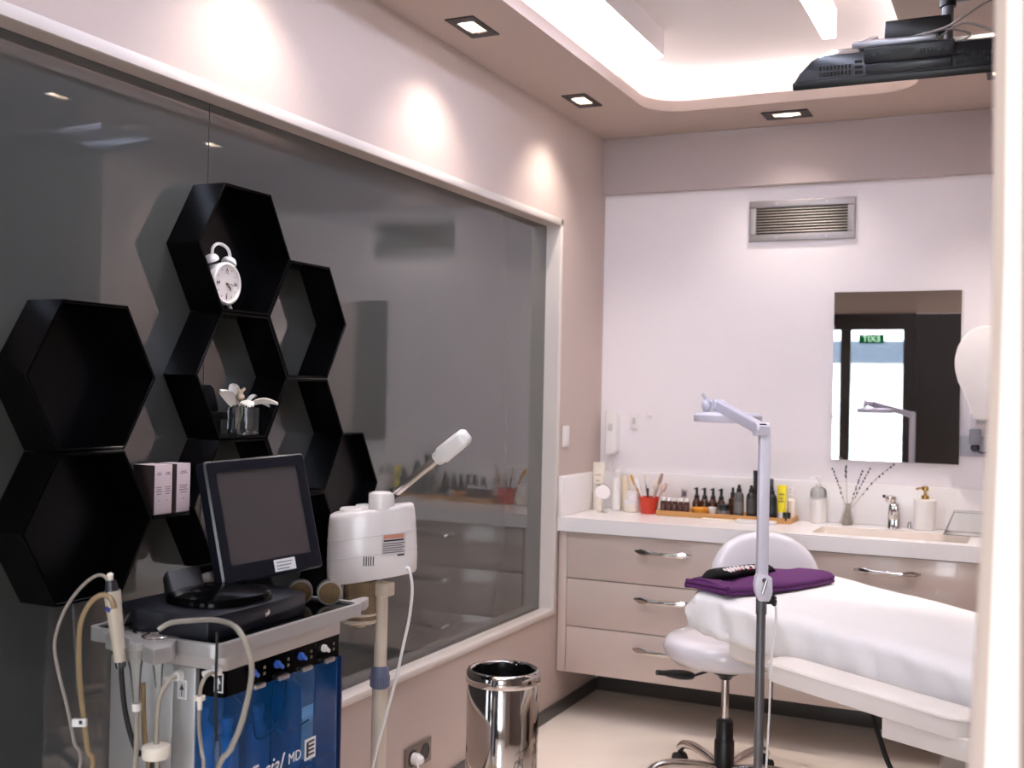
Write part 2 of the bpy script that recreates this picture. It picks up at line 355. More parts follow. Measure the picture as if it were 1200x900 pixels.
for k in range(9):
    z = vz0+m_+.008+k*(vz1-vz0-2*m_-.012)/8.6
    b = MB(); b.prism([(YB-.013, z), (YB-.0115, z+.003), (YB-.008, z+.005), (YB-.009, z+.002)], vx0+m_, vx1-m_, 'x'); b.build('slat', mat('vent_slat', (150, 142, 136), .4, .4, noise=.03), t, True)
for x in (.83, 1.05):
    for z in (vz0+.016, vz1-.016):
        b = MB(); b.lathe([(.005, -.016), (.005, -.013)], (x, YB, z), 12, 'y'); b.build('screw', M_steel, t, True)
# towel dispenser
t = thing('hand_towel_dispenser', 'white rounded teardrop hand towel dispenser on the back wall right of the mirror', 'dispenser', (1.73, YB, 1.36))
dp = [(1.745, 1.735), (1.70, 1.738), (1.66, 1.722), (1.63, 1.69), (1.608, 1.65), (1.598, 1.60), (1.600, 1.555), (1.612, 1.51), (1.632, 1.465), (1.65, 1.42), (1.664, 1.38), (1.672, 1.355), (1.685, 1.35), (1.80, 1.35), (1.815, 1.355), (1.823, 1.38), (1.837, 1.42), (1.855, 1.465), (1.875, 1.51), (1.887, 1.555), (1.889, 1.60), (1.879, 1.65), (1.857, 1.69), (1.827, 1.722), (1.787, 1.738)]
b = MB(); b.prism(dp, YB-.15, YB-.001, 'y', inset=.012); b.build('cover', M_wplas, t, True)
b = MB(); b.box(1.684, 1.80, YB-.12, YB-.03, 1.335, 1.351, r=.003); b.build('outlet', mat('grey_plastic', (170, 168, 170), .4, noise=.03), t, True)
# intercom handset
t = thing('intercom_handset', 'white wall intercom handset with dangling cord on the back wall above the counter', 'intercom', (.066, YB, 1.14))
b = MB(); b.box(.03, .10, YB-.022, YB-.001, 1.145, 1.335, r=.01); b.build('base', M_wplas, t, True)
b = MB(); b.loft([[(.066+dx*w_, YB-.022-dy, z) for dx, dy in rrect(-.03, .03, 0, .028, .01, 4)] for z, w_ in ((1.14, .8), (1.15, .95), (1.19, 1), (1.24, .9), (1.29, 1), (1.34, 1), (1.35, .8))]); b.build('handset', M_wplas, t, True)
b = MB(); b.box(.055, .077, YB-.053, YB-.049, 1.25, 1.285, r=.001); b.build('button', mat('pale_grey_button', (205, 200, 200), .4, noise=.02), t, True)
b = MB(); b.tube([(.062, YB-.03, 1.142), (.058, YB-.03, 1.09), (.068, YB-.03, 1.06), (.085, YB-.03, 1.08), (.08, YB-.02, 1.12), (.07, YB-.01, 1.14)], .003, 8); b.build('cord', M_wplas, t, True)
t = thing('wall_socket', 'small white wall outlet beside the intercom on the back wall', 'socket', (.172, YB, 1.26))
b = MB(); b.box(.152, .192, YB-.012, YB-.001, 1.262, 1.340, r=.004); b.build('plate', M_wplas, t, True)
b = MB(); b.box(.163, .181, YB-.015, YB-.012, 1.285, 1.315, r=.002); b.build('jack', mat('pale_grey_button', (205, 200, 200)), t, True)
b = MB(); b.lathe([(.012, -.001), (.012, -.006), (.007, -.012), (.011, -.02), (.0005, -.024)], (.246, YB, 1.328), 18, 'y'); tag(b.build('wall_hook', M_wplas), 'tiny white round wall hook right of the small outlet', 'hook')
t = thing('light_switch', 'white light switch on the left wall by the corner above the counter', 'switch', (0, 4.616, 1.185))
b = MB(); b.box(.001, .011, 4.585, 4.648, 1.185, 1.28, r=.003); b.build('plate', M_wplas, t, True)
b = MB(); b.box(.011, .015, 4.596, 4.637, 1.2, 1.265, r=.001); b.build('rocker', M_wplas, t, True)
t = thing('socket_box', 'grey socket box with a black plug on the back wall right of the mirror', 'socket', (1.70, YB, 1.19))
b = MB(); b.box(1.618, 1.80, YB-.02, YB-.001, 1.195, 1.28, r=.003); b.build('plate', mat('grey_socket', (168, 166, 176), .35, .2, noise=.03), t, True)
b = MB(); b.box(1.655, 1.70, YB-.05, YB-.02, 1.245, 1.31, r=.004); b.build('adapter', mat('grey_socket_dark', (140, 138, 148), .4, noise=.03), t, True)
b = MB(); b.lathe([(.018, -.02), (.018, -.04), (.01, -.055)], (1.678, YB, 1.232), 16, 'y'); b.tube([(1.678, YB-.05, 1.232), (1.70, YB-.06, 1.215), (1.74, YB-.04, 1.22), (1.765, YB-.01, 1.25)], .004, 8); b.build('plug', M_black, t, True)

# ================================================================== COUNTER AND CABINETS
CY = 4.5485
t = thing('countertop', 'long white counter with an integrated sink along the back wall', 'counter', (1.0, 4.8, .819))
bx = (1.085, 1.675, 4.633, 4.91)
t_ = bmesh.new()
def loop2(P, z):
    vs = [t_.verts.new((x, y, z)) for x, y in P]
    return vs, [t_.edges.new((vs[i], vs[(i+1) % len(vs)])) for i in range(len(vs))]
R1 = [(.001, CY), (XW-.001, CY), (XW-.001, YB-.002), (.001, YB-.002)]; R2 = rrect(*bx, .02, 4)
_, e0 = loop2(R1, .88); _, e1 = loop2(R2, .88); bmesh.ops.triangle_fill(t_, use_beauty=True, edges=e0+e1)
b = MB(); b.add(t_); b.loft([[(x, y, .88) for x, y in R1], [(x, y, .819) for x, y in R1]], cap=False)
_v = [b._v((x, y, .819)) for x, y in R1]; b.bm.faces.new(_v); b.build('slab', M_count, t, True, ang=30)
b = MB(); b.loft([[(x, y, .88) for x, y in R2], [(x, y, .835) for x, y in R2]], cap=False); b.bm.faces.new([b._v((x, y, .835)) for x, y in R2]); b.build('sink_basin', mat('cream_basin', (240, 230, 220), .2, noise=.01), t, True)
b = MB(); b.box(.02, XW-.001, YB-.022, YB-.001, .8805, 1.058, r=.003); b.build('backsplash', M_count, t, True)
b = MB(); b.box(.001, .02, CY+.004, YB-.001, .8805, 1.058, r=.003); b.build('side_splash', M_count, t, True)
def pull(L):
    b = MB()
    pts = [(-L/2, -.012, 0), (-L*.42, -.02, -.002), (-L*.25, -.03, -.004), (0, -.034, -.005), (L*.25, -.03, -.004), (L*.42, -.02, -.002), (L/2, -.012, 0)]
    rings = []
    for i in range(41):
        u = i/40; k = min(int(u*6), 5); f = u*6-k; p = Vector(pts[k]).lerp(Vector(pts[k+1]), f)
        e = abs(2*u-1); hh = .0045+.0055*(1-e**3)+.004*math.exp(-((e-.55)/.14)**2); dd = .003
        rings.append([(p.x, p.y+dd*math.cos(a), p.z+hh*math.sin(a)) for a in [2*PI*j/12 for j in range(12)]])
    b.loft(rings)
    for s_ in (-1, 1): b.cyl((s_*L*.3, -.026, -.004), (s_*L*.3, 0, -.004), .006, n=10)
    return b
def cabinet(x0, x1, dx0, dx1, hx, lab):
    t = thing('drawer_cabinet', lab, 'cabinet', ((x0+x1)/2, 4.8, .2))
    b = MB(); b.box(x0, x1, CY+.04, YB-.016, .2, .8185); b.build('carcass', M_cabin, t, True)
    if dx0-x0 > .03: b = MB(); b.box(x0+.001, dx0-.003, CY+.02, CY+.0395, .2, .8135, r=.001); b.build('filler_panel', M_cab, t, True)
    for z0, z1, zh in ((.615, .8135, .757), (.405, .611, .552), (.2, .401, .337)):
        b = MB(); b.box(dx0, dx1, CY+.02, CY+.0395, z0, z1, r=.0015); d = b.build('drawer', M_cab, t, True)
        b = pull(.25); b.M = Matrix.Identity(4)
        for v in b.bm.verts: v.co += Vector((hx, CY+.02, zh))
        b.build('handle', M_chrome, d, True)
cabinet(.004, .95, .046, .947, .485, 'taupe drawer cabinet at the corner end of the counter beside the glass wall')
cabinet(.953, XW-.003, .956, XW-.006, 1.39, 'taupe drawer cabinet under the sink behind the treatment bed')

# ================================================================== HEXAGON SHELVES
S = .1876; HH = S*3**.5/2; DX = .042
def hexa(y, z, closed, lab, DX=DX):
    t = thing('hexagon_shelf', lab, 'shelf', (GX, y, z-HH), 0, 'hexagon shelves')
    def hexpts(s_): return [(y+s_*math.cos(PI/3*i), z+s_*math.sin(PI/3*i)) for i in range(6)]
    so, si = S-.0012, S-.009
    b = MB(); A, B = hexpts(so), hexpts(si)
    b.loft([[(GX+.001, *p) for p in A], [(DX-.001, *p) for p in A], [(DX, *[p[k]+(q[k]-p[k])*.15 for k in (0, 1)]) for p, q in zip(A, B)], [(DX, *[p[k]+(q[k]-p[k])*.85 for k in (0, 1)]) for p, q in zip(A, B)], [(DX-.001, *p) for p in B], [(GX+.001, *p) for p in B], [(GX+.001, *p) for p in A]], cap=False)
    b.build('frame', M_gblack, t, True, ang=25)
    if closed: b = MB(); b.prism(hexpts(si-.0005), GX+.0015, GX+.007, 'x'); b.build('back_panel', M_hexback, t, True)
    return t
YA, ZA = 2.3235, 1.7768
hexa(YA, ZA, 1, 'black hexagon shelf holding the white alarm clock, the topmost of the group')
hexa(YA, ZA-2*HH, 0, 'open black hexagon shelf holding the white flower, right under the clock shelf')
hexa(YA, ZA-4*HH, 0, 'black hexagon shelf directly below the flower shelf, mostly behind the monitor')
hexa(YA+1.5*S, ZA-HH, 0, 'open empty black hexagon shelf at the right of the clock shelf')
hexa(YA+1.5*S, ZA-3*HH, 0, 'open empty black hexagon shelf at the right of the flower shelf')
hexa(YA+1.5*S, ZA-5*HH, 0, 'black hexagon shelf hidden behind the monitor and the steamer')
hexa(YA+3*S, ZA-4*HH, 1, 'closed black hexagon shelf just behind the white steamer', -.012)
hexa(1.815, 1.44, 1, 'large looking closed black hexagon shelf at the left, upper of the two')
hexa(1.815, 1.44-2*HH, 1, 'closed black hexagon shelf at the left, lower of the two, behind the hoses')
b = MB(); b.box(GX+.001, DX-.004, 2.008, 2.132, 1.110, 1.119, r=.001); tag(b.build('wall_shelf', M_gblack), 'small black glossy wall shelf carrying two pale product boxes', 'shelf')
# product boxes
for y0, y1, d0, lab in ((2.018, 2.077, -.035, 'larger pale pink product box on the small black shelf, nearer the lower left hexagon'), (2.093, 2.14, -.03, 'narrower pale pink product box on the small black shelf, nearer the monitor')):
    t = thing('product_box', lab, 'box', ((d0+.03)/2, (y0+y1)/2, 1.1192), 0, 'pale product boxes')
    b = MB(); b.box(d0, .03, y0, y1, 1.1193, 1.236, r=.0008); b.build('carton', mat('pale_pink_card', (206, 188, 190), .6, noise=.03, scale=30), t, True)
    b = MB(); b.box(d0, .0296, y0-.0008, y0+.0002, 1.12, 1.2355); b.build('side_print', mat('brown_card', (66, 52, 50), .6, noise=.04), t, True)
    n = 2 if y1-y0 > .05 else 1; wd = (y1-y0)/n
    for q in range(n):
        cy = y0+wd*(q+.5); b = MB()
        for z, ww in ((1.216, .4), (1.212, .55), (1.182, .6), (1.177, .5), (1.172, .66), (1.166, .5), (1.15, .12)):
            b.box(.0299, .0303, cy-wd*ww/2, cy+wd*ww/2, z, z+.0022)
        b.build('printed_text', mat('grey_print', (132, 112, 118), .6, noise=.03), t, True)
# alarm clock
t = thing('alarm_clock', 'white twin bell alarm clock standing in the top hexagon shelf', 'clock', (0, 2.268, ZA-HH+.008))
cz = 1.687; cx0, cx1 = -.02, .028
b = MB(); b.lathe([(.001, cx0), (.046, cx0), (.052, cx0+.006), (.0545, cx1-.012), (.0545, cx1-.003), (.050, cx1), (.047, cx1-.001), (.0465, cx1-.006)], (0, 2.268, cz), 40, 'x'); b.build('case', M_wplas, t, True, ang=50)
b = MB(); b.lathe([(.0468, cx1-.007), (.0468, cx1-.0055)], (0, 2.268, cz), 40, 'x'); fc = b.build('dial', mat('dial_white', (226, 216, 210), .5, noise=.01), t, True)
b = MB()
for h_ in range(12):
    a = PI/6*h_; b.box(0, 0, 0, 0, 0, 0) if False else None
    for r_ in ((.036, .0025) if h_ % 3 == 0 else (.038, .0014),): b.sphere((cx1-.005, 2.268+r_[0]*math.sin(a), cz+r_[0]*math.cos(a)), r_[1], (.3, 1, 1.6), 8)
b.build('hour_marks', M_text_b, fc, True)
for h_, sgn in ((12, ''), (3, ''), (6, ''), (9, '')):
    a = PI/6*(h_ % 12); text('numeral', str(h_), .0135, M_text_b, fc, frame_mtx((cx1-.0048, 2.268+.029*math.sin(a), cz+.029*math.cos(a)), (0, 1, 0), (0, 0, 1)), .0002)
b = MB(); b.cyl((cx1-.004, 2.268, cz), (cx1-.004, 2.283, cz-.014), .0014, n=6); b.cyl((cx1-.0035, 2.268, cz), (cx1-.0035, 2.291, cz-.003), .0011, n=6); b.sphere((cx1-.004, 2.268, cz), .003); b.build('hands', mat('brown_hands', (96, 66, 56), .4), fc, True)
for s_ in (-1, 1):
    bell = MB(); bell.M = Matrix.Translation((0, 2.268+s_*.033, cz+.056)) @ Matrix.Rotation(-s_*.5, 4, 'X')
    bell.lathe([(.02, 0), (.0195, .006), (.015, .013), (.007, .0165), (.0005, .0175)], (0, 0, 0), 20); bell.build('bell', M_wplas, t, True)
b = MB(); b.tube([(.004, 2.268-.036, cz+.07), (.004, 2.268-.034, cz+.088), (.004, 2.268-.018, cz+.1), (.004, 2.268+.006, cz+.1), (.004, 2.268+.026, cz+.09), (.004, 2.268+.034, cz+.07)], .0042, 10); b.build('handle', M_wplas, t, True)
for s_ in (-1, 1): b = MB(); b.cyl((.004, 2.268+s_*.026, cz-.045), (.012, 2.268+s_*.034, ZA-HH+.0084), .006, .004, 12); b.build('foot', M_wplas, t, True)
# flower vase
zb = ZA-3*HH+.0085
t = thing('flower_vase', 'small square clear glass vase in the open hexagon shelf above the monitor', 'vase', (-.0, 2.374, zb))
b = MB(); P = rrect(-.03, .03, 2.343, 2.405, .004, 3)
b.loft([[(x, y, z) for x, y in P] for z in (zb+.0005, zb+.072)], cap=False); b.bm.faces.new([b._v((x, y, zb+.0005)) for x, y in P]); b.build('glass', M_acryl, t, True)
b = MB(); b.box(-.024, .024, 2.349, 2.399, zb+.0015, zb+.012, r=.003); b.build('glass_base', M_glass, t, True)
f = thing('orchid_bloom', 'white orchid bloom resting on the small glass vase in the hexagon shelf', 'flower', (.0, 2.36, zb+.073))
for k, (dy, dz, L, wd, tilt, dx) in enumerate(((-.085, .022, .075, .032, .25, .02), (-.03, -.002, .075, .036, -.1, .04), (.03, .0, .07, .036, -.1, .03), (.09, -.004, .05, .016, -.1, .02), (.055, .01, .055, .026, .3, -.01), (0, .03, .05, .03, .6, -.02))):
    b = MB(); c = Vector((dx*.4, 2.36+dy*.45, zb+.08)); e = Vector((dx, 2.36+dy, zb+.082+dz)); d = (e-c).normalized(); sd = d.cross(Vector((-.45, .2, 1))).normalized(); rows = []
    nn = sd.cross(d)
    for i in range(9):
        u = i/8; ww = wd*.5*math.sin(PI*min(.97, .08+.92*u))**.7; p = c+d*L*u*1.15+Vector((0, 0, .012*math.sin(u*PI)))
        rows.append([p+sd*ww*s_+nn*(-.006*s_*s_+.0012*w_) for s_, w_ in ((-1, 0), (-.5, 1), (0, 1), (.5, 1), (1, 0), (.5, -1), (0, -1), (-.5, -1))])
    b.loft(rows); b.build('petal', mat('white_petal', (240, 232, 224), .6, noise=.04, scale=40, sss=.1), f, True, ang=60)
b = MB(); b.sphere((.0, 2.36, zb+.1), .01, (1, 1.4, 1)); b.tube([(.0, 2.352, zb+.104), (.002, 2.355, zb+.115), (.002, 2.347, zb+.121)], .004, 8); b.tube([(0, 2.362, zb+.104), (.002, 2.367, zb+.117), (.002, 2.375, zb+.121)], .004, 8); b.build('flower_heart', mat('beige_lip', (196, 176, 150), .6, noise=.08), f, True)
b = MB(); b.tube([(0, 2.36, zb+.095), (.004, 2.364, zb+.06), (-.004, 2.357, zb+.02)], .002, 8); b.build('stem', mat('green_stem', (110, 120, 84), .6, noise=.08), f, True)
t = thing('display_stand', 'dark rounded plastic stand beside the white orchid in the hexagon shelf', 'stand', (-.02, 2.29, zb+.0005))
b = MB(); P = [(2.235, zb+.06), (2.222, zb+.112), (2.235, zb+.128), (2.285, zb+.13), (2.297, zb+.122), (2.318, zb+.068), (2.312, zb+.06)]
b.prism(P, -.052, -.034, 'x', inset=.003); b.build('panel', mat('dark_grey_plastic', (10, 10, 12), .5, spec=.12, noise=.06), t, True)
b = MB(); b.prism([(2.235, zb+.04), (2.235, zb+.0605), (2.322, zb+.0605), (2.328, zb+.04)], -.054, -.01, 'x', inset=.002); b.box(-.05, -.02, 2.255, 2.31, zb+.0005, zb+.041, r=.002); b.build('ledge', mat('dark_grey_plastic', (10, 10, 12)), t, True)

# ================================================================== TROLLEY MACHINE
TZ = .945
mt = thing('facial_machine', 'silver facial treatment trolley with blue front cover standing before the glass wall', 'machine', (.35, 1.87, 0))
x0, x1, y0, y1 = .205, .537, 1.645, 2.145
P = rrect(x0, x1, y0, y1, .025, 5); Pi = rrect(x0+.012, x1-.012, y0+.012, y1-.012, .016, 5)
b = MB(); b.loft([[(x, y, z) for x, y in Q] for Q, z in ((P, TZ-.026), (P, TZ-.001), (off(P, 0), TZ), (Pi, TZ), (Pi, TZ-.006))], cap=False); b.bm.faces.new([b._v((x, y, TZ-.026)) for x, y in P])
b.build('tray_rim', M_alu, mt, True)
b = MB(); b.prism(rrect(x0+.0125, x1-.0125, y0+.0125, y1-.0125, .016, 5), TZ-.012, TZ-.005); b.build('tray_surface', M_gblack, mt, True)
b = MB(); b.prism([(.50, 2.135), (.524, 2.13), (.52, 2.175), (.505, 2.21), (.49, 2.21), (.485, 2.14)], TZ-.024, TZ-.002, 'z', inset=.002); b.build('side_grip', M_alu, mt, True)
b = MB(); b.prism(rrect(.24, .524, 1.678, 2.075, .016, 5), .888, TZ-.027); b.build('upper_body', mat('pearl_grey_panel', (196, 188, 184), .35, .25, noise=.02), mt, True)
# side column: silver panels of the trolley flank
b = MB(); b.box(.24, .40, 1.679, 1.70, .12, .8875, r=.003); b.box(.402, .457, 1.677, 1.70, .12, .8875, r=.003); b.build('side_panel', M_alu, mt, True)
b = MB(); b.box(.24, .40, 1.70, 2.07, .12, .884); b.box(.24, .5, 1.68, 2.07, .10, .13, r=.004); b.build('chassis', mat('machine_dark_inside', (58, 78, 98), .5, noise=.1), mt, True)
b = MB(); b.prism(rrect(.458, .522, 1.679, 2.073, .012, 5), .838, .8875); cp = b.build('control_panel', M_gblack, mt, True)
BLUE = clear('blue_acrylic', (118, 186, 244), .06, .3, (28, 108, 190))
b = MB(); P = [(.458, 1.679)]+[(.51+.012*math.sin(a), 1.679+.012-.012*math.cos(a)) for a in [PI/2*i/5 for i in range(6)]]+[(.51+.012*math.cos(a), 2.061+.012*math.sin(a)) for a in [PI/2*i/5 for i in range(6)]]+[(.458, 2.073)]
b.loft([[(x, y, .14) for x, y in P], [(x, y, .837) for x, y in P]], cap=False, closed=False); b.build('blue_cover', BLUE, mt, True)
b = MB(); b.box(.452, .523, 2.0735, 2.0785, .13, .838); b.build('cover_edge', mat('dark_blue_edge', (26, 40, 82), .3, noise=.05), mt, True)
for k, (y, cl) in enumerate(((1.763, 'b'), (1.841, 'b'), (1.921, 'b'), (2.004, 'w'))):
    b = MB(); b.cyl((.521, y, .868), (.528, y, .868), .008, n=14); b.M = Matrix.Translation((.531, y, .868)) @ Matrix.Rotation(.9, 4, 'X'); b.box(-.003, .004, -.004, .004, -.013, .013, r=.003)
    b.build('valve_lever', mat('blue_lever', (52, 96, 190), .35, noise=.04) if cl == 'b' else M_wplas, cp, True)
    b = MB(); b.box(.522, .534, y-.002, y+.032, .835, .845, r=.003); b.build('silver_latch', M_steel, cp, True)
    b = MB()
    for dz in (0, .012):
        b.box(.5218, .5228, y+.036, y+.043, .855+dz, .861+dz)
    b.build('indicator', mat('faint_print', (108, 98, 92), .5, noise=.03), cp, True)
# canisters on the trolley back corner, glass nozzles, bottles inside
for k, (x, y) in enumerate(((.262, 1.0), (.2, 1.0))): pass
for k, (p, lab) in enumerate(((ray(352, 683, 2.5), 'chrome capped jar lying on the trolley under the monitor corner, left of the pair'), (ray(386, 685, 2.5), 'chrome capped jar lying on the trolley beside the steamer, right of the pair'))):
    a = Vector((.62, -.78, -.06)).normalized(); R_ = .0275
    p = Vector((p.x, p.y, TZ-.004+R_+.0006)); t = thing('knurled_jar', lab, 'jar', (p.x, p.y, TZ-.004), 0, 'chrome capped jars on the trolley')
    b = MB(); b.cyl(p-a*.03, p-a*.006, R_*.8, R_*.8, 24); b.build('body', M_acryl, t, True)
    b = MB(); b.cyl(p-a*.008, p+a*.012, R_, R_, 28)
    for i in range(28):
        q = 2*PI*i/28; o1 = a.orthogonal().normalized(); o2 = a.cross(o1); r_ = (o1*math.cos(q)+o2*math.sin(q))*R_; b.cyl(p-a*.007+r_*.985, p+a*.009+r_*.985, .0012, n=6)
    b.build('knurled_cap', M_steel, t, True)
    b = MB(); b.cyl(p+a*.012, p+a*.0128, R_*.86, R_*.86, 24); b.build('lid_disc', mat('bronze_disc', (120, 98, 70), .35, .6, noise=.35, scale=120), t, True)
for k, (y, h_) in enumerate(((1.725, .17), (1.80, .13), (1.90, .13), (2.0, .19))):
    t = thing('solution_bottle', ['pale serum bottle nearest the left corner behind the blue cover', 'second pale serum bottle from the left behind the blue cover', 'third pale serum bottle from the left behind the blue cover', 'large pale serum bottle at the right behind the blue cover'][k], 'bottle', (.437, y, .6), 0, 'serum bottles inside the trolley')
    r_ = .024 if k < 3 else .032; zb_ = .6
    b = MB(); b.lathe([(r_*.9, zb_), (r_, zb_+.006), (r_, zb_+h_-.03), (r_*.85, zb_+h_-.012), (r_*.4, zb_+h_), (r_*.4, zb_+h_+.015)], (.435, y, 0), 24); b.build('body', mat('milky_bottle', (226, 232, 238), .3, noise=.02), t, True)
    b = MB(); b.lathe([(r_*.5, zb_+h_+.015), (r_*.5, zb_+h_+.03)], (.435, y, 0), 20); b.build('cap', M_wplas, t, True)
b = MB(); b.box(.402, .47, 1.70, 2.06, .585, .5995); b.build('bottle_shelf', mat('machine_dark_inside', (20, 34, 52)), mt, True)
b = MB(); b.tube([(.46, 1.78, .82), (.47, 1.83, .76), (.46, 1.87, .70), (.47, 1.93, .73), (.46, 1.96, .80)], .0022, 8); b.tube([(.46, 1.92, .82), (.468, 1.9, .74), (.46, 1.95, .69), (.47, 2.03, .70)], .0022, 8); b.build('inner_tubing', M_black, mt, True)
# lettering on the blue cover
fx = .5228
pe = bp(336, 905, 'x', fx); pm = bp(345.5, 887, 'x', fx)
text('lettering', 'HydraFacial', .05, M_text_w, mt, frame_mtx((fx, pe.y-.135, pe.z+.024), (0, 1, 0), (0, 0, 1)), shear=.4)
text('lettering', 'MD', .03, M_text_w, mt, frame_mtx((fx, pm.y, pm.z), (0, 1, 0), (0, 0, 1)))
b = MB(); pk = bp(363.5, 877, 'x', fx); dy_, dz2 = pk.y-1.997, pk.z-.654; b.box(.522, .5232, 1.978+dy_, 2.016+dy_, .632+dz2, .676+dz2); st = b.build('sticker', M_text_w, mt, True)
b = MB(); b.box(.523, .5238, 1.983+dy_, 1.99+dy_, .638+dz2, .67+dz2)
for z in (.64, .649, .658, .667): b.box(.523, .5238, 1.99+dy_, 2.01+dy_, z+dz2, z+.004+dz2)
b.build('sticker_mark', M_text_b, st, True)
pa_, pc_ = bp(213.5, 808, 'y', 1.6765), bp(259, 801, 'y', 1.678)
for (xx, yy, zz, ax) in ((pa_.x, 1.6765, pa_.z, 'y'), (pc_.x-.006, 1.6785, pc_.z, 'y')):
    b = MB(); b.box(xx-.0105, xx+.0105, yy-.0007, yy+.0005, zz-.018, zz+.018); st = b.build('sticker', M_text_w, mt, True)
    b = MB(); b.box(xx-.0085, xx+.0085, yy-.0011, yy-.0006, zz-.0155, zz+.0155); st2 = b.build('sticker_field', M_text_b if zz == pc_.z else mat('grey_field', (190, 188, 188), .5), st, True)
    b = MB(); b.prism([(xx-.001, zz-.012), (xx+.001, zz-.012), (xx+.001, zz), (xx+.006, zz-.001), (xx, zz+.011), (xx-.006, zz-.001), (xx-.001, zz)], yy-.0016, yy-.001, 'y'); b.build('sticker_arrow', M_text_w if zz == pc_.z else M_text_b, st, True)
# tool holder
HO = (.02, .008)
b = MB(); b.M = Matrix.Translation((HO[0], HO[1], 0)); b.prism([(.262, 1.613), (.30, 1.60), (.306, 1.612), (.34, 1.60), (.345, 1.588), (.372, 1.58), (.377, 1.59), (.392, 1.585), (.394, 1.572), (.436, 1.558), (.44, 1.6), (.40, 1.66), (.372, 1.725), (.33, 1.80), (.262, 1.815), (.225, 1.74)], TZ-.03, TZ-.001, 'z', inset=.002); b.build('tool_holder', M_alu, mt, True)
for c_, r_ in (((.32, 1.665), .026), ((.365, 1.64), .026)):
    b = MB(); b.torus((c_[0]+HO[0], c_[1]+HO[1], TZ+.001), r_, .0022); b.build('holder_ring', M_chrome, mt, True)
for u_, v_ in ((212, 791), (256, 785)):
    q = bp(u_, v_, 'y', 1.677)
    b = MB(); b.cyl(q, q+Vector((-.002, -.012, 0)), .011, .010, 16); b.cyl(q+Vector((-.002, -.012, 0)), q+Vector((-.012, -.03, -.003)), .007, .005, 14); b.build('hose_connector', M_wplas, mt, True)
# casters and base of the trolley
b = MB(); b.box(.2, .51, 1.675, 2.075, .085, .105, r=.006); b.build('base_plate', M_alu, mt, True)
for x in (.23, .48):
    for y in (1.70, 2.05):
        b = MB(); b.cyl((x, y, .085), (x, y, .06), .01, n=12); b.cyl((x-.011, y, .03), (x+.011, y, .03), .03, n=20); b.build('caster', M_rubber, mt, True)
# console under the monitor
t = thing('console_box', 'flat black console box with a silver button lying on the trolley tray', 'console', (.37, 1.85, TZ-.004))
b = MB(); b.prism([(.24, 1.70), (.31, 1.668), (.492, 1.668), (.492, 1.98), (.40, 2.02), (.24, 2.0)], TZ-.0045, .988, 'z', inset=.004); b.build('case', M_navy, t, True)
b = MB(); b.lathe([(.009, .4915), (.009, .494), (.006, .495)], (0, 1.845, .966), 18, 'x'); b.build('button', M_chrome, t, True)
# monitor
mo = thing('touch_monitor', 'dark square touch screen monitor tilted back on the black console', 'monitor', (.39, 1.84, .9885))
tl, tr_, br, bl = ray(236, 540, 2.36), ray(355, 532, 2.56), ray(380, 662, 2.54), ray(265, 688, 2.32)
X_ = ((tr_-tl)+(br-bl)).normalized(); Yv = ((tl-bl)+(tr_-br)); Yv = (Yv-X_*Yv.dot(X_)).normalized(); N_ = X_.cross(Yv)
cM = (tl+tr_+br+bl)/4; W_ = ((tr_-tl).length+(br-bl).length)/2; H_ = ((tl-bl).length+(tr_-br).length)/2
fm = frame_mtx(cM, X_, Yv)
b = MB(); b.M = fm; w2, h2 = W_/2, H_/2; bz = .026
P = rrect(-w2, w2, -h2, h2, .008, 3); Q = rrect(-w2+bz, w2-bz, -h2+bz+.012, h2-bz, .002, 3)
b.loft([[(x, y, z) for x, y in R_] for R_, z in ((rrect(-w2*.7, w2*.7, -h2*.7, h2*.7, .01, 3), -.055), (rrect(-w2*.85, w2*.85, -h2*.85, h2*.85, .01, 3), -.045), (P, -.03), (P, -.004), (rrect(-w2+.004, w2-.004, -h2+.004, h2-.004, .006, 3), 0), (Q, 0), (Q, -.006))], cap=False)
b.bm.faces.new([b._v((x, y, -.055)) for x, y in rrect(-w2*.7, w2*.7, -h2*.7, h2*.7, .01, 3)])
b.build('housing', M_navy, mo, True)
b = MB(); b.M = fm; b.box(-w2+bz-.001, w2-bz+.001, -h2+bz+.011, h2-bz+.001, -.008, -.005); b.build('screen', mat('dark_screen', (78, 72, 72), .12, spec=.6, noise=.02, scale=4), mo, True)
b = MB(); b.M = fm; b.box(.0, .058, -h2+.008, -h2+.034, 0, .0008); sk = b.build('sticker', M_text_w, mo, True)
b = MB(); b.M = fm
for k, (a_, c_) in enumerate(((.006, .05), (.006, .046), (.006, .04))): b.box(a_, c_, -h2+.026-.007*k, -h2+.0285-.007*k, .0008, .0011)
b.build('sticker_text', mat('grey_print2', (150, 146, 150), .6), sk, True)
b = MB(); pb = cM-N_*.05-Yv*.05; b.M = Matrix.Identity(4); q0 = Vector((.33, 1.775, 1.0))
hx_ = Vector((X_.x, X_.y, 0)).normalized(); pp = [(pb, .02), (pb-N_*.035-Vector((0, 0, .03)), .022), (Vector((.30, 1.81, 1.035)), .024), (Vector((.32, 1.80, .999)), .03)]
rings = []
for i_, (p_, h_) in enumerate(pp):
    d_ = (pp[min(i_+1, 3)][0]-pp[max(i_-1, 0)][0]).normalized(); n_ = hx_.cross(d_).normalized()
    rings.append([p_+hx_*x+n_*y for x, y in rrect(-.042, .042, -h_*.55, h_*.55, .008, 3)])
b.loft(rings); b.build('support_arm', M_black, mo, True)
b = MB(); b.M = Matrix.Translation((.385, 1.81, 0)) @ Matrix.Rotation(-.1, 4, 'Z'); 
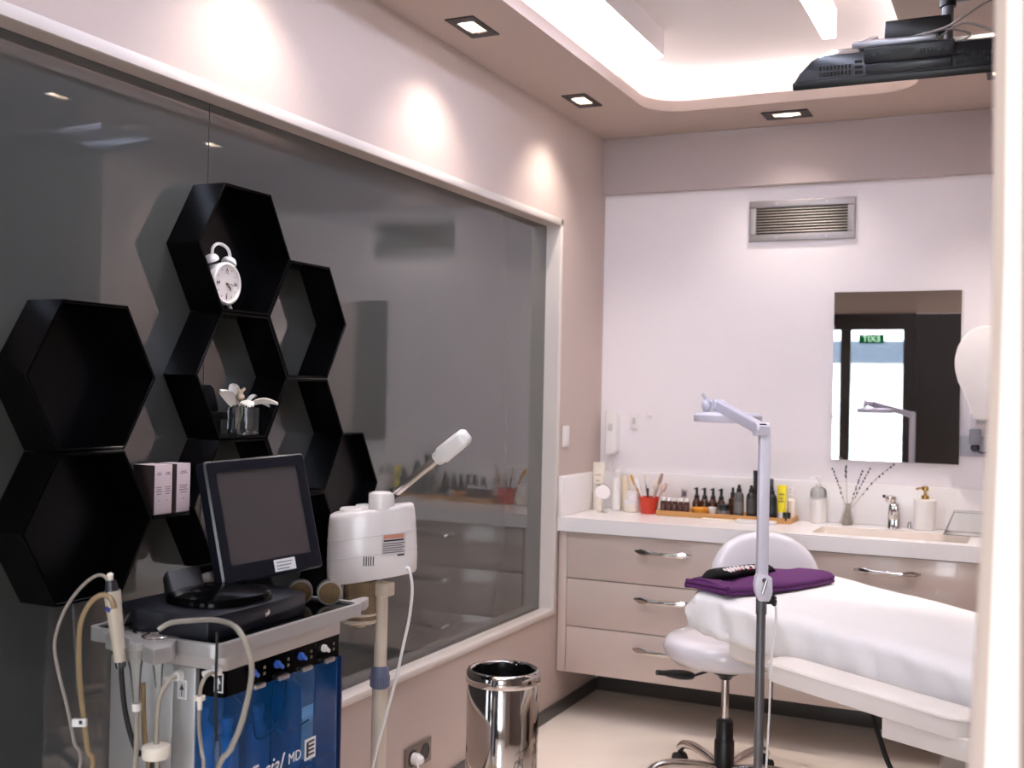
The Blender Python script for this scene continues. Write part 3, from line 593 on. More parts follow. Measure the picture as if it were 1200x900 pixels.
b.loft([[(x*sx, y*sx, z) for x, y in rrect(-.095, .095, -.085, .12, .08, 8)] for sx, z in ((1, .9885), (1, .997), (.96, 1.004), (.7, 1.012), (.3, 1.016))]); b.build('foot', M_gblack, mo, True)

# hand piece and hoses of the trolley
hb = Vector((.318, 1.592, 0))
t = thing('treatment_handpiece', 'ivory treatment handpiece standing in the tool holder with two hoses', 'handpiece', (.318, 1.592, .87))
top, bot = ray(131, 690, 2.085), ray(141, 775, 2.085); dz = (top-bot).normalized()
b = MB(); b.cyl(bot, bot+dz*.045, .011, .012, 20); b.cyl(bot+dz*.045, top-dz*.004, .0125, .0155, 20); b.build('grip', mat('ivory_handpiece', (196, 184, 166), .35, noise=.03), t, True)
b = MB(); b.cyl(top-dz*.004, top+dz*.016, .013, .009, 18); b.build('collar', M_dgrey, t, True)
b = MB(); b.cyl(top+dz*.016, top+dz*.026, .004, .006, 14); b.cyl(top+dz*.026, top+dz*.03, .007, .004, 14); b.build('luer_tip', M_cream, t, True)
b = MB(); b.cyl(bot-dz*.012, bot, .009, .0105, 18); b.build('tip', M_acryl, t, True)
b = MB(); s0 = ray(133, 715, 2.075); b.cyl(s0-RT*.004, s0-RT*.014+UP*.004, .006, .005, 14); b.build('blue_connector', mat('blue_connector', (34, 44, 120), .4, noise=.04), t, True)
def hose(name, pts, d, r, m, lab, cat='hose', end=None):
    P = [ray(u, v, d if len(q) == 0 else q[0]) for u, v, *q in pts]
    if end: P += [Vector(e) for e in end]
    b = MB(); b.tube(P, r, 10, 5); return tag(b.build(name, m), lab, cat)
hose('hose', [(127, 682), (122, 675), (112, 675), (96, 687), (78, 711), (67, 738), (64, 760), (69, 790), (79, 830), (87, 870), (93, 905)], 2.085, .0032, mat('grey_hose', (150, 140, 132), .3, noise=.04), 'thin grey hose arching left from the top of the handpiece', end=[(.27, 1.5, .45), (.25, 1.5, .12), (.24, 1.6, .02)])
ah = thing('hose', 'amber hose with a white tag arching left from the side of the handpiece', 'hose', (.3, 1.55, .3))
b = MB(); b.tube([ray(u, v, 2.07) for u, v in ((134, 713), (131, 703), (122, 697), (109, 703), (98, 720), (93, 742), (93, 790), (98, 840), (103, 880), (107, 910))]+[Vector((.29, 1.52, .4)), Vector((.27, 1.55, .1)), Vector((.26, 1.62, .01))], .0052, 12, 5); b.build('tubing', M_amberhose, ah, True)
b = MB(); p = ray(97, 847, 2.065); b.M = frame_mtx(p, RT, UP); b.box(-.018, .008, -.006, .008, -.002, .007, r=.001); b.build('tag', M_text_w, ah, True)
b = MB(); p = ray(95, 847, 2.056); b.M = frame_mtx(p, RT, UP); b.box(-.004, .002, -.003, .004, 0, .0006); b.build('tag_mark', M_text_b, ah, True)
hose('cable', [(142, 776), (143, 800), (148, 840), (160, 880), (178, 903)], 2.1, .005, M_rubber, 'black cable hanging below the ivory handpiece', 'cable', end=[(.31, 1.6, .45), (.3, 1.65, .1), (.28, 1.66, .012)])
hose('hose', [(186, 738, 2.12), (200, 730, 2.12), (230, 727, 2.1), (255, 727, 2.06), (276, 735, 2.0), (290, 758, 1.98), (295, 785, 1.98), (291, 815, 1.98), (282, 850, 1.98), (269, 880, 1.98), (254, 905, 1.99)], 2.0, .0052, M_hose, 'clear hose looping over the front corner of the trolley across the blue cover', end=[(.5, 1.6, .5), (.48, 1.63, .3)])
sh = thing('hose', 'clear hose with a round white filter hanging from the silver trolley flank', 'hose', (.41, 1.62, .5))
b = MB(); b.tube([ray(206, 793, 2.03), ray(198, 797, 2.02), ray(188, 815, 2.02), ray(184, 840, 2.02), ray(183, 880, 2.02), ray(182, 930, 2.02), Vector((.39, 1.6, .3)), Vector((.37, 1.62, .14))], .0048, 12, 5); b.build('tubing', M_hose, sh, True)
b = MB(); p = ray(183, 880, 2.02); b.lathe([(.008, -.016), (.024, -.012), (.0255, -.008), (.0255, .006), (.024, .01), (.008, .013)], p, 28); b.build('filter_disc', M_cream, sh, True)
ch = thing('hose', 'thin clear hose with cream fitting running down the corner of the blue cover', 'hose', (.46, 1.63, .5))
b = MB(); b.tube([ray(250, 788, 1.99), ray(242, 792, 1.98), ray(236, 803, 1.98), ray(234, 818, 1.98), ray(233, 850, 1.98), ray(236, 880, 1.98), ray(237, 910, 1.98), Vector((.46, 1.64, .5)), Vector((.46, 1.65, .3))], .0035, 10, 5); b.build('tubing', M_hose, ch, True)
b = MB(); p = ray(234, 817, 1.98); b.cyl(p+UP*.002, p-UP*.005, .010, .010, 16); b.cyl(p-UP*.005, p-UP*.022, .005, .004, 14); b.build('fitting', M_cream, ch, True)
hose('cable_strap', [(254, 741, 1.99), (254, 760, 1.985), (253, 800, 1.985), (253, 850, 1.985), (254, 868, 1.985)], 2, .0028, M_rubber, 'black strap cable hanging down the front corner of the trolley', 'cable')
b = MB(); p = ray(255, 868, 1.985); b.cyl(p, p-UP*.018, .005, .006, 14); b.cyl(p-UP*.018, p-UP*.05, .006, .003, 14); tag(b.build('clear_fitting', M_acryl), 'clear plastic fitting at the end of the black strap on the trolley', 'fitting')
for k, (u, v0, v1, d, lab) in enumerate(((158, 752, 824, 2.08, 'clear glass nozzle hanging under the tool holder, front one with hose'), (184, 748, 806, 2.1, 'clear glass nozzle hanging under the tool holder, nearer the trolley'))):
    p, q = ray(u, v0, d), ray(u+2, v1, d); t = thing('glass_nozzle', lab, 'nozzle', (q.x, q.y, q.z), 0, 'glass nozzles in the tool holder'); a = (q-p)
    b = MB(); b.loft([[p+a*f_+Vector((math.cos(c_), math.sin(c_), 0))*r_ for c_ in [2*PI*i/20 for i in range(20)]] for f_, r_ in ((.12, .019), (.2, .0175), (.3, .0145), (.45, .011), (.75, .008), (1, .006))], cap=False); b.build('cup', clear('nozzle_glass', (246, 246, 244), .05, .14, (214, 208, 200)), t, True)
    if k == 0:
        b = MB(); b.cyl(q, q-UP*.014, .0085, .0085, 18); b.build('white_connector', M_wplas, t, True)
        b = MB(); q2 = q-UP*.014; b.tube([q2, ray(160, 850, d), ray(158, 905, d), Vector((.36, 1.6, .4)), Vector((.35, 1.6, .06))], .005, 10, 5); b.build('tubing', M_hose, t, True)
hose('hose', [(168, 800), (168, 830), (170, 870), (175, 905)], 2.12, .005, M_amberhose, 'tan hose hanging beside the glass nozzles at the trolley flank', end=[(.4, 1.64, .45), (.39, 1.66, .11)])
hose('cable', [(178, 718, 2.2), (170, 716, 2.2), (160, 716, 2.2), (150, 722, 2.19), (146, 732, 2.17)], 2.2, .0035, M_rubber, 'short black cable curving behind the tool holder beside the console', 'cable', end=[(.262, 1.745, .947)])
b = MB(); q0, q1 = ray(388, 725, 2.62), ray(384, 757, 2.62)
for i in range(9): p = q0.lerp(q1, i/8); b.cyl(p, p+(q1-q0)/9.5, .0105, .0095, 16)
b.cyl(q1, q1-UP*.04, .004, .003, 10); b.tube([q0, q0+Vector((-.03, -.05, .04)), Vector((.45, 2.12, TZ-.012))], .004, 8); tag(b.build('corrugated_hose', mat('ribbed_grey', (150, 144, 142), .35, .3, noise=.05)), 'short ribbed grey hose hanging at the right end of the trolley', 'hose')

# ================================================================== STEAMER
SD = 2.85
pc = ray(446, 760, SD); px, py = pc.x, pc.y
stm = thing('facial_steamer', 'white facial steamer on a pole stand with chrome arm, between trolley and bin', 'steamer', (px, py, 0))
sx = Vector((RT.x, RT.y, 0)).normalized(); sy = Vector((-sx.y, sx.x, 0))       # long axis of the head
zt = ray(446, 686, SD).z
def plan(half, wl, wr):                                   # egg plan: round wide left end, narrower flatter right end
    P = []
    for i in range(40):
        a = 2*PI*i/40; c_, s_ = math.cos(a), math.sin(a)
        ex = abs(c_)**(.75)*(1 if c_ > 0 else -1); ey = abs(s_)**.8*(1 if s_ > 0 else -1)
        w_ = wl+(wr-wl)*(.5+.5*ex); P.append((ex*half, ey*w_))
    return P
cxo = (434.5-446)/F*SD
L0 = 104/F*SD/2
def srings(z0, zL, zR, half, wl, wr, sh=0):
    P = plan(half, wl, wr); return [Vector((px, py, 0))+sx*(x+cxo+sh)+sy*y+Vector((0, 0, (zL+(zR-zL)*(.5+.5*x/half)))) for x, y in P]
zz = lambda v: ray(434, v, SD).z
zb_ = ray(434, 684, SD).z; zbr = ray(434, 668, SD).z
rings = []
for f_, hf, w_ in ((0, .97, .97), (.04, 1.0, 1.0), (.25, 1.01, 1.0), (.5, 1.0, .98), (.75, .98, .95), (.92, .955, .92), (.98, .93, .88), (1.0, .88, .8)):
    zL = zb_+(zz(602)-zb_)*f_; zR = zbr+(zz(588)-zbr)*f_
    rings.append(srings(0, zL, zR, L0*hf, .078*w_, .05*w_, -.004*f_))
b = MB(); b.loft(rings); hd = b.build('head_housing', M_mplas, stm, True, ang=50)
for f_ in (.36, .62):
    R_ = []
    zL = zb_+(zz(602)-zb_)*f_; zR = zbr+(zz(588)-zbr)*f_
    b = MB(); P = srings(0, zL, zR, L0*(1.004 if f_ < .5 else .992), .0782*(.995 if f_ < .5 else .972), .0503*(.995 if f_ < .5 else .972), -.004*f_)
    b.tube(P+[P[0]], .0008, 6, 1); b.build('seam', mat('seam_grey', (205, 196, 192), .4), hd, True)
b = MB(); p = Vector((px, py, zz(601)))+sx*(cxo-.052); b.lathe([(.034, -.004), (.034, .010), (.032, .013), (.006, .014)], p, 32)
for i in range(36): a = 2*PI*i/36; b.cyl(p+Vector((.0342*math.cos(a), .0342*math.sin(a), 0)), p+Vector((.0342*math.cos(a), .0342*math.sin(a), .01)), .0012, n=5)
b.build('filler_cap', M_mplas, stm, True)
b = MB(); p = Vector((px, py, zz(596)))+sx*(cxo-.012)+sy*.01; b.lathe([(.038, -.006), (.037, .005), (.035, .008), (.004, .009)], p, 32); b.build('water_lid', M_mplas, stm, True)
b = MB(); p = ray(447, 590, SD-.02); b.lathe([(.033, -.012), (.033, .022), (.031, .027), (.022, .030), (.003, .031)], p, 32); b.build('dial', M_mplas, stm, True)
a0, a1 = ray(463, 578, SD-.01), ray(516, 535, SD-.13)
b = MB(); b.cyl(a0, a1, .0105, n=22); b.build('chrome_arm', mat('satin_chrome_arm', (222, 214, 206), .24, .9, noise=.02), stm, True)
b = MB(); b.cyl(a0-(a1-a0).normalized()*.008, a0+(a1-a0).normalized()*.006, .013, n=18); b.build('arm_joint', M_black, stm, True)
ad = (a1-a0).normalized(); s1 = ad.cross(FW).normalized(); s2 = ad.cross(s1)
n0 = a1-ad*.012; nz = MB()
rr = []
for f_, w_ in ((0, .014), (.006, .0175), (.022, .018), (.026, .021), (.03, .022), (.085, .021), (.108, .02), (.116, .016), (.119, .008)):
    rr.append([n0+ad*f_+s1*x*w_/.022+s2*y*w_/.022 for x, y in rrect(-.022, .022, -.021, .021, .012, 5)])
nz.loft(rr); nzo = nz.build('nozzle', M_wplas, stm, True, ang=50)
b = MB(); o_ = n0+ad*.068-s2*.021+s1*.004; b.M = frame_mtx(o_, ad, s1); b.box(-.03, .03, -.008, .008, -.006, .004, r=.003); b.build('nozzle_window', mat('pale_window', (214, 212, 224), .2), nzo, True)
# label and vents on the housing: placed on its camera-side surface
def onhead(xx, z, lift): # point on the -sy side
    u = (xx-cxo)/L0; ex = max(-1, min(1, u)); ca = abs(ex)**(1/.75); sa = math.sqrt(max(0, 1-ca*ca)); w_ = .078+(.05-.078)*(.5+.5*ex)
    return Vector((px, py, 0))+sx*xx-sy*(w_*sa**.8+lift)+Vector((0, 0, z))
def patch(name, u0, u1, v0, v1, lift, m, par):
    b = MB(); rows = []
    for i in range(7):
        u = u0+(u1-u0)*i/6; xx = (u-446)/F*(SD-.07)
        rows.append([onhead(xx, ray(u, v0+(u-u0)*-.06, SD-.07).z, lift), onhead(xx, ray(u, v1+(u-u0)*-.06, SD-.07).z, lift), onhead(xx, ray(u, v1+(u-u0)*-.06, SD-.07).z, lift-.003), onhead(xx, ray(u, v0+(u-u0)*-.06, SD-.07).z, lift-.003)])
    b.loft(rows); return b.build(name, m, par, True)
lb = patch('label', 448, 475, 627, 652, .0006, mat('label_paper', (206, 198, 198), .5), hd)
patch('label_header', 450, 473, 628, 633, .001, mat('orange_print', (206, 140, 116), .5), lb)
patch('label_title', 450, 473, 634, 636, .001, M_text_b, lb)
for k in range(5): patch('label_text', 449, 474-2*(k % 2), 638+2.6*k, 639.4+2.6*k, .001, mat('grey_text', (120, 116, 118), .6), lb)
patch('label_mark', 466, 474, 651, 653, .0012, M_text_b, lb)
for k in range(5): patch('vent_slot', 427+2.7*k, 428.3+2.7*k, 653, 664, .0006, M_dgrey, hd)
# pole
pb_ = ray(446, 800, SD).z
b = MB(); b.cyl((px, py, pb_), (px, py, zb_+.004), .0163, n=24); b.build('upper_pole', M_pole, stm, True)
b = MB(); b.cyl((px, py, .08), (px, py, pb_-.005), .0193, n=24); b.build('lower_pole', M_pole, stm, True)
b = MB(); zc0, zc1 = ray(446, 806, SD).z, ray(446, 780, SD).z
b.lathe([(.0195, zc0), (.0235, zc0+.004), (.0245, zc0+.03), (.022, zc1-.008), (.0185, zc1)], (px, py, 0), 30)
for i in range(22): a = 2*PI*i/22; b.cyl((px+.0238*math.cos(a), py+.0238*math.sin(a), zc0+.005), (px+.0242*math.cos(a), py+.0242*math.sin(a), zc0+.032), .0016, n=6)
b.build('collar', mat('blue_grey_collar', (104, 110, 134), .4, noise=.03), stm, True)
b = MB(); b.box(px-.022, px+.028, py-.02, py+.02, zb_-.03, zb_+.006, r=.005); b.build('pole_bracket', M_pole, stm, True)
# jar under the head
jc = Vector((px, py, 0))+sx*(cxo-.03)
z0 = ray(420, 732, SD).z; z1 = zb_+.006
b = MB(); b.lathe([(.03, z0), (.04, z0+.006), (.044, z0+.02), (.043, z0+.05), (.043, z1)], jc, 28, cap=False); b.build('glass_jar', clear('amber_jar', (226, 210, 184), .06, .3, (206, 186, 156)), stm, True)
b = MB(); b.torus(jc+Vector((0, 0, z0+.012)), .042, .005); b.torus(jc+Vector((0, 0, z0+.03)), .0445, .003); b.lathe([(.016, z0-.004), (.018, z0+.012)], jc, 18); b.build('jar_ring', M_pole, stm, True)
b = MB(); b.box(px-.028, px-.012, py-.014, py+.014, z0+.01, zb_, r=.004); b.build('jar_guard', M_pole, stm, True)
# base
for k in range(5):
    a = 2*PI*k/5+.3; b = MB(); e = Vector((px+.24*math.cos(a), py+.24*math.sin(a), .07)); b.tube([(px, py, .1), (px+.12*math.cos(a), py+.12*math.sin(a), .095), e], .014, 10, 3); b.cyl(e, e-Vector((0, 0, .03)), .008, n=10); b.cyl((e.x-.01, e.y, .024), (e.x+.01, e.y, .024), .0238, n=18); b.build('base_leg', M_pole, stm, True)
b = MB(); b.lathe([(.03, .075), (.032, .12), (.022, .14)], (px, py, 0), 20); b.build('hub', M_pole, stm, True)
b = MB(); sp = onhead((478-446)/F*(SD-.06), ray(478, 664, SD).z, -.002); b.cyl(sp, sp-sy*.018, .008, .006, 14)
b.tube([sp-sy*.012, ray(480, 668, SD-.09), ray(483, 690, SD-.09), ray(480, 722, SD-.09), ray(473, 755, SD-.09), ray(463, 800, SD-.09), ray(452, 840, SD-.09), ray(441, 880, SD-.09), ray(437, 910, SD-.05), ray(450, 960, SD), ray(480, 960, 3.2), ray(491, 920, 3.45), bp(489, 893, 'x', .06), bp(487, 882, 'x', .035)], .0038, 10, 6); b.build('power_cord', M_wplas, stm, True)
# double wall socket of the low wall
t = thing('floor_socket', 'brown metal double wall socket on the low wall under the glass', 'socket', (0, 3.34, .13))
b = MB(); b.box(.001, .009, 3.255, 3.43, .135, .218, r=.002); b.build('plate', mat('bronze_plate', (128, 112, 104), .35, .4, noise=.04), t, True)
for y in (3.3, 3.385): b = MB(); b.lathe([(.029, .009), (.029, .0105), (.026, .011), (.024, .0092)], (0, y, .177), 26, 'x'); b.build('outlet', M_black, t, True)
b = MB(); b.lathe([(.02, .0112), (.02, .03), (.013, .045), (.008, .05)], (0, 3.3, .177), 20, 'x'); tag(b.build('power_plug', M_wplas), 'white power plug in the left outlet of the low wall socket', 'plug')

# ================================================================== BIN
cc = ray(590, 783, 3.5); bx_, by_, R_ = cc.x, cc.y, .1135
t = thing('waste_bin', 'polished chrome waste bin with black liner by the low wall', 'bin', (bx_, by_, 0))
zt_ = cc.z
b = MB(); b.lathe([(R_*.97, .002), (R_, .006), (R_, zt_-.045), (R_*.97, zt_-.04), (R_*.97, zt_-.02), (R_*.93, zt_-.02), (R_*.93, .01)], (bx_, by_, 0), 56, cap=False); b.bm.faces.new([b._v((bx_+R_*.97*math.cos(2*PI*i/56), by_+R_*.97*math.sin(2*PI*i/56), .002)) for i in range(56)]); b.build('body', M_chrome, t, True, ang=50)
b = MB(); b.lathe([(R_*1.0, zt_-.043), (R_*1.04, zt_-.038), (R_*1.045, zt_-.026), (R_*1.03, zt_-.012), (R_*.985, zt_-.001), (R_*.93, zt_+.001), (R_*.87, zt_-.004), (R_*.86, zt_-.02), (R_*.93, zt_-.03), (R_, zt_-.043)], (bx_, by_, 0), 56, cap=False); b.build('rim', M_chrome, t, True, ang=60)
b = MB(); rg = []
for r_, z in ((.855, zt_-.006), (.84, zt_-.03), (.8, zt_-.09), (.6, zt_-.14), (.2, zt_-.15), (.001, zt_-.15)):
    rg.append([(bx_+R_*(r_+.012*math.sin(9*a+z*70)*(r_ > .3))*math.cos(a), by_+R_*(r_+.012*math.sin(9*a+z*70)*(r_ > .3))*math.sin(a), z+.004*math.sin(7*a)*(r_ > .3)) for a in [2*PI*i/56 for i in range(56)]])
b.loft(rg, cap=False); b.build('liner', mat('black_bin_liner', (18, 17, 17), .22, noise=.1), t, True, ang=50)
b = MB(); b.torus((bx_, by_, .008), R_*1.0, .007, n=40); b.build('foot_ring', M_black, t, True)

# ================================================================== BED
Hn = Vector((.857, 3.588, 0)); BA = -math.atan2(.469, .883)
bed = thing('treatment_bed', 'white treatment bed covered with a disposable sheet in front of the cabinets', 'bed', Hn, BA)
LB, WB = 1.62, .715
def ztop(s): return .792-.052*max(0, s)/1.0-.012*(s > 1)*(s-1)
b = MB(); rings = []; nS, nC = 70, 72
for i in range(nS+1):
    s = LB*i/nS; e = min(1, s/.07); sh = math.sqrt(max(0, 1-(1-e)**2)) if s < .07 else 1
    zt2 = ztop(s); zb2 = zt2-.15
    half = WB/2*(.93+.07*sh); cz_ = (zt2+zb2)/2; hz = (zt2-zb2)/2*(.35+.65*sh)
    ring = []
    for j in range(nC):
        a = 2*PI*j/nC; c_, s_ = math.cos(a), math.sin(a)
        y = WB/2+half*abs(c_)**.2*(1 if c_ > 0 else -1); z = cz_+hz*abs(s_)**.36*(1 if s_ > 0 else -1)
        side = max(0, min(1, (abs(y-WB/2)/half-.9)*10))*(1 if z > zb2+.004 else .3)
        wr = .011*math.sin(s*55+3*math.sin(s*11)+(z-zb2)*30)*math.sin(s*23+1)+.013*math.sin(s*105+(zt2-z)*35)*max(0, 1-s/.45)*(.3+(zt2-z)*7)
        y += (wr*side)*(1 if c_ > 0 else -1)
        top_ = max(0, s_)*.0032*(math.sin(s*17+y*9)+math.sin(y*31-s*7))
        x = s
        if s < .1: x = s-(.004+.05*(zt2-z))*math.sin(y*75+z*20)*(1-e*.5)
        ring.append((x, y, z+top_))
    rings.append(ring)
b.loft(rings); b.build('sheet_cover', M_sheet, bed, False, ang=60)
b = MB()
def zb3(s): return ztop(s)-.135
b.loft([[(s, y, z) for y, z in ((.05, zb3(s)+.01), (.05, zb3(s)-.055), (.08, zb3(s)-.075), (WB-.08, zb3(s)-.075), (WB-.05, zb3(s)-.055), (WB-.05, zb3(s)+.01))] for s in (.16, .6, 1.1, LB-.05)]); b.build('frame', M_vinyl, bed, False)
for p0, p1 in ((-.155, -.03), (WB+.03, WB+.155)):
    s0, s1 = .46, 1.1
    b = MB(); P = rrect(s0, s1, p0, p1, .055, 8)
    zA_ = lambda s: .668-.03*(s-.46)
    b.loft([[(x+(( s0+s1)/2-x)*k_, y+((p0+p1)/2-y)*k2, zA_(x)+dz_) for x, y in P] for dz_, k_, k2 in ((-.058, .03, .12), (-.054, .005, .02), (-.01, 0, 0), (-.004, .004, .02), (0, .03, .14), (.003, .2, .5))]); ar = b.build('armrest', M_vinyl, bed, False, ang=50)
    b = MB(); Q = [(x, y, zA_(x)-.008) for x, y in P]; b.tube(Q+[Q[0]], .0018, 6, 1); b.build('piping', M_vinyl, ar, False)
    b = MB(); yy0, yy1 = (p0+.01, .06) if p0 < 0 else (WB-.06, p1-.01); b.box(.86, 1.12, yy0, yy1, .545, .60, r=.004); b.build('armrest_bracket', M_vinyl, bed, False)
b = MB(); b.box(1.0, 1.08, -.10, -.02, .47, .545, r=.002); b.box(1.012, 1.068, -.103, -.1, .485, .535); b.build('metal_bracket', M_steel, bed, False)
b = MB(); b.box(1.12, 1.5, .16, .55, .10, .60, r=.01); b.box(1.0, 1.6, .06, .65, .0, .1, r=.02); b.build('pedestal', M_vinyl, bed, False)
b = MB(); b.tube([ray(1018, 822, 3.66), ray(1023, 840, 3.6), ray(1031, 865, 3.55), ray(1045, 903, 3.5), ray(1080, 960, 3.5), Vector((1.6, 2.9, .1)), Vector((1.7, 2.6, .012))], .008, 10, 5); tag(b.build('power_cable', M_rubber), 'black power cable hanging under the treatment bed', 'cable')
# towel and eye mask
tw = thing('folded_towel', 'folded purple towel lying across the head of the treatment bed', 'towel', Hn+Vector((.1, .3, .79)), BA)
def tz(s): return ztop(max(s, 0))+.0035
b = MB(); rings = []
for i in range(25):
    f_ = i/24; p = .02+.535*f_; sa, sb = -.015+.02*f_, .175+.03*math.sin(f_*3)
    ring = []
    for j in range(28):
        a = 2*PI*j/28; c_, s_ = math.cos(a), math.sin(a); s = (sa+sb)/2+(sb-sa)/2*abs(c_)**.4*(1 if c_ > 0 else -1)
        hh_ = .015+.003*math.sin(f_*11+s*20); z = tz(s)+hh_+hh_*abs(s_)**.55*(1 if s_ > 0 else -1)
        if s < .03: z -= .3*(.03-s)
        ring.append(XF[bed.name] @ Vector((s, p, z)))
    rings.append(ring)
b.loft(rings); twf = b.build('folded_body', M_purple, tw, True, ang=60)
b = MB()
for dz_ in (.0085, .0215):
    b.tube([XF[bed.name] @ Vector((.176+.03*math.sin(f_*3), .025+.525*f_, tz(.18)+dz_)) for f_ in [i/14 for i in range(15)]], .0075, 8, 2)
    b.tube([XF[bed.name] @ Vector((-.005+.18*f_, .021, tz(.1)+dz_)) for f_ in [i/6 for i in range(7)]], .0075, 8, 2)
b.build('folded_hem', M_purple, tw, True)
mk = thing('sleep_mask', 'black satin sleep mask with white script on the purple towel', 'eye mask', XF[bed.name] @ Vector((.07, .3, .825)), BA)
mz = .8185
def msurf(f_, a, lift=0):
    p = .03+.36*f_; en_ = math.sqrt(max(.02, math.sin(PI*f_)))
    wdt = (.042+.009*math.cos(4*PI*(f_-.25))*(1 if .1 < f_ < .9 else .2))*min(1, en_*1.15)
    ht = .0165*min(1, 1.6*math.sqrt(max(.03, math.sin(PI*f_)))); cs = .05+.006*math.cos(2*PI*f_)
    return XF[bed.name] @ Vector((cs+(wdt+lift)*math.cos(a), p, mz+ht+(ht+lift)*math.sin(a)))
b = MB(); b.loft([[msurf(i/30, 2*PI*j/20) for j in range(20)] for i in range(31)])
mkb = b.build('mask_body', mat('black_satin', (9, 8, 10), .75, spec=.2, noise=.1, scale=30), mk, True, ang=60)
b = MB()
for k in range(7):
    b.tube([msurf(.24+.075*k+.016*q, .95+.4*math.sin(k*2+q*1.9), .0012) for q in range(5)], .0026, 6, 3)
b.build('script_print', mat('white_script', (240, 224, 226), .5), mkb, True)
b = MB()
for k in range(3): b.tube([msurf(.42+.13*k+.03*q, .5+.1*q, .0012) for q in range(3)], .002, 6, 2)
b.build('pink_script', mat('pink_script', (196, 60, 92), .5), mkb, True)

# ================================================================== STOOL
sc_ = ray(851, 757, 4.05); qx, qy = sc_.x, sc_.y
sto = thing('wheeled_stool', 'wheeled stool with plastic wrapped round seat and backrest behind the bed head', 'stool', (qx, qy, 0))
R_ = .228; zs_ = .55
b = MB(); rg = []
for r_, z in ((.3, zs_-.105), (.6, zs_-.1), (.85, zs_-.085), (.97, zs_-.06), (1.0, zs_-.035), (.97, zs_-.012), (.9, zs_), (.6, zs_+.004), (.001, zs_+.005)):
    rg.append([(qx+R_*(r_+.008*math.sin(11*a+z*60)*(.5 < r_ < 1.01 and z < zs_-.03))*math.cos(a), qy+R_*(r_+.008*math.sin(11*a+z*60)*(.5 < r_ < 1.01 and z < zs_-.03))*math.sin(a), z) for a in [2*PI*i/60 for i in range(60)]])
b.loft(rg); b.build('seat', M_film, sto, True, ang=60)
b = MB(); b.cyl((qx, qy, zs_-.13), (qx, qy, zs_-.104), .045, .07, 24); b.lathe([(.02, zs_-.15), (.035, zs_-.13), (.04, zs_-.128)], (qx, qy, 0), 20); b.build('seat_mount', M_black, sto, True)
b = MB(); b.cyl((qx, qy, .25), (qx, qy, zs_-.14), .0145, n=20); b.build('gas_lift', M_chrome, sto, True)
b = MB(); b.lathe([(.036, .05), (.036, .175), (.034, .18), (.031, .185), (.031, .25), (.026, .257), (.015, .26)], (qx, qy, 0), 26); b.build('column', M_black, sto, True)
for k in range(5):
    a = 2*PI*k/5+3.72; b = MB(); d = Vector((math.cos(a), math.sin(a), 0)); c0 = Vector((qx, qy, 0))
    b.tube([c0+d*.02+Vector((0, 0, .075)), c0+d*.1+Vector((0, 0, .092)), c0+d*.19+Vector((0, 0, .1)), c0+d*.25+Vector((0, 0, .09)), c0+d*.275+Vector((0, 0, .07))], .016, 12, 5); lg = b.build('base_leg', M_chrome, sto, True)
    b = MB(); e = c0+d*.275; s_ = Vector((-d.y, d.x, 0)); b.cyl(e+Vector((0, 0, .07)), e+Vector((0, 0, .045)), .008, n=10)
    for q in (-1, 1): b.cyl(e+s_*(q*.006)+Vector((0, 0, .027)), e+s_*(q*.02)+Vector((0, 0, .027)), .0268, n=20)
    b.build('caster', M_rubber, lg, True)
b = MB(); l0, l1 = ray(812, 792, 4.05), ray(770, 788, 3.98)
b.cyl(l0, (qx-.03, qy, zs_-.115), .005, n=10); b.tube([l0, l0.lerp(l1, .3), l0.lerp(l1, .7), l1], lambda f_: .006+.012*math.sin(PI*min(.9, f_+.15)), 12, 4); b.build('lever', M_dgrey, sto, True)
bc = ray(894, 672, 4.37)
b = MB(); rg = []
Mb = Matrix.Translation((bc.x, bc.y, bc.z-.02)) @ Matrix.Rotation(.42, 4, 'Z') @ Matrix.Rotation(-.12, 4, 'X')
for t_2, sc2 in ((-.035, .84), (-.03, .95), (-.012, 1.0), (.012, 1.0), (.03, .95), (.034, .84)):
    rg.append([Mb @ Vector((.212*sc2*abs(math.cos(a))**.9*(1 if math.cos(a) > 0 else -1), t_2+.04*(math.cos(a)**2)*-1, (.182 if math.sin(a) > 0 else .10)*sc2*math.sin(a))) for a in [2*PI*i/48 for i in range(48)]])
b.loft(rg); b.build('backrest', M_film, sto, True, ang=60)
b = MB(); b.tube([(qx+.02, qy+.1, zs_-.112), (qx+.03, qy+.27, zs_-.105), (bc.x, bc.y+.065, zs_), (bc.x, bc.y+.075, bc.z-.05), (bc.x, bc.y+.055, bc.z)], .012, 10, 5); b.build('back_bar', M_black, sto, True)

# ================================================================== MAGNIFIER LAMP
lp0 = ray(892.5, 690, 3.0); lx, ly = lp0.x, lp0.y
lm = thing('magnifier_lamp', 'pale magnifying lamp on a tall dark pole in front of the bed', 'lamp', (lx, ly, 0))
zj = ray(893, 702, 3.0).z
b = MB(); b.cyl((lx, ly, .05), (lx, ly, zj), .0125, n=22); b.cyl((lx, ly, zj-.04), (lx, ly, zj), .0145, n=22); b.build('lower_pole', M_dmetal, lm, True)
ze = ray(892.5, 512, 3.0).z; zk = ray(892.5, 675, 3.0).z
b = MB(); b.M = Matrix.Translation((lx, ly, 0)) @ Matrix.Rotation(YAW, 4, 'Z'); b.box(-.0145, .0145, -.0145, .0145, zk-.01, ze+.012, r=.004); b.build('upper_post', M_lamp, lm, True)
b = MB(); c_ = Vector((lx, ly, (zj+zk)/2+.012)); f2 = Vector((FW.x, FW.y, 0)).normalized(); r2 = Vector((RT.x, RT.y, 0)).normalized()
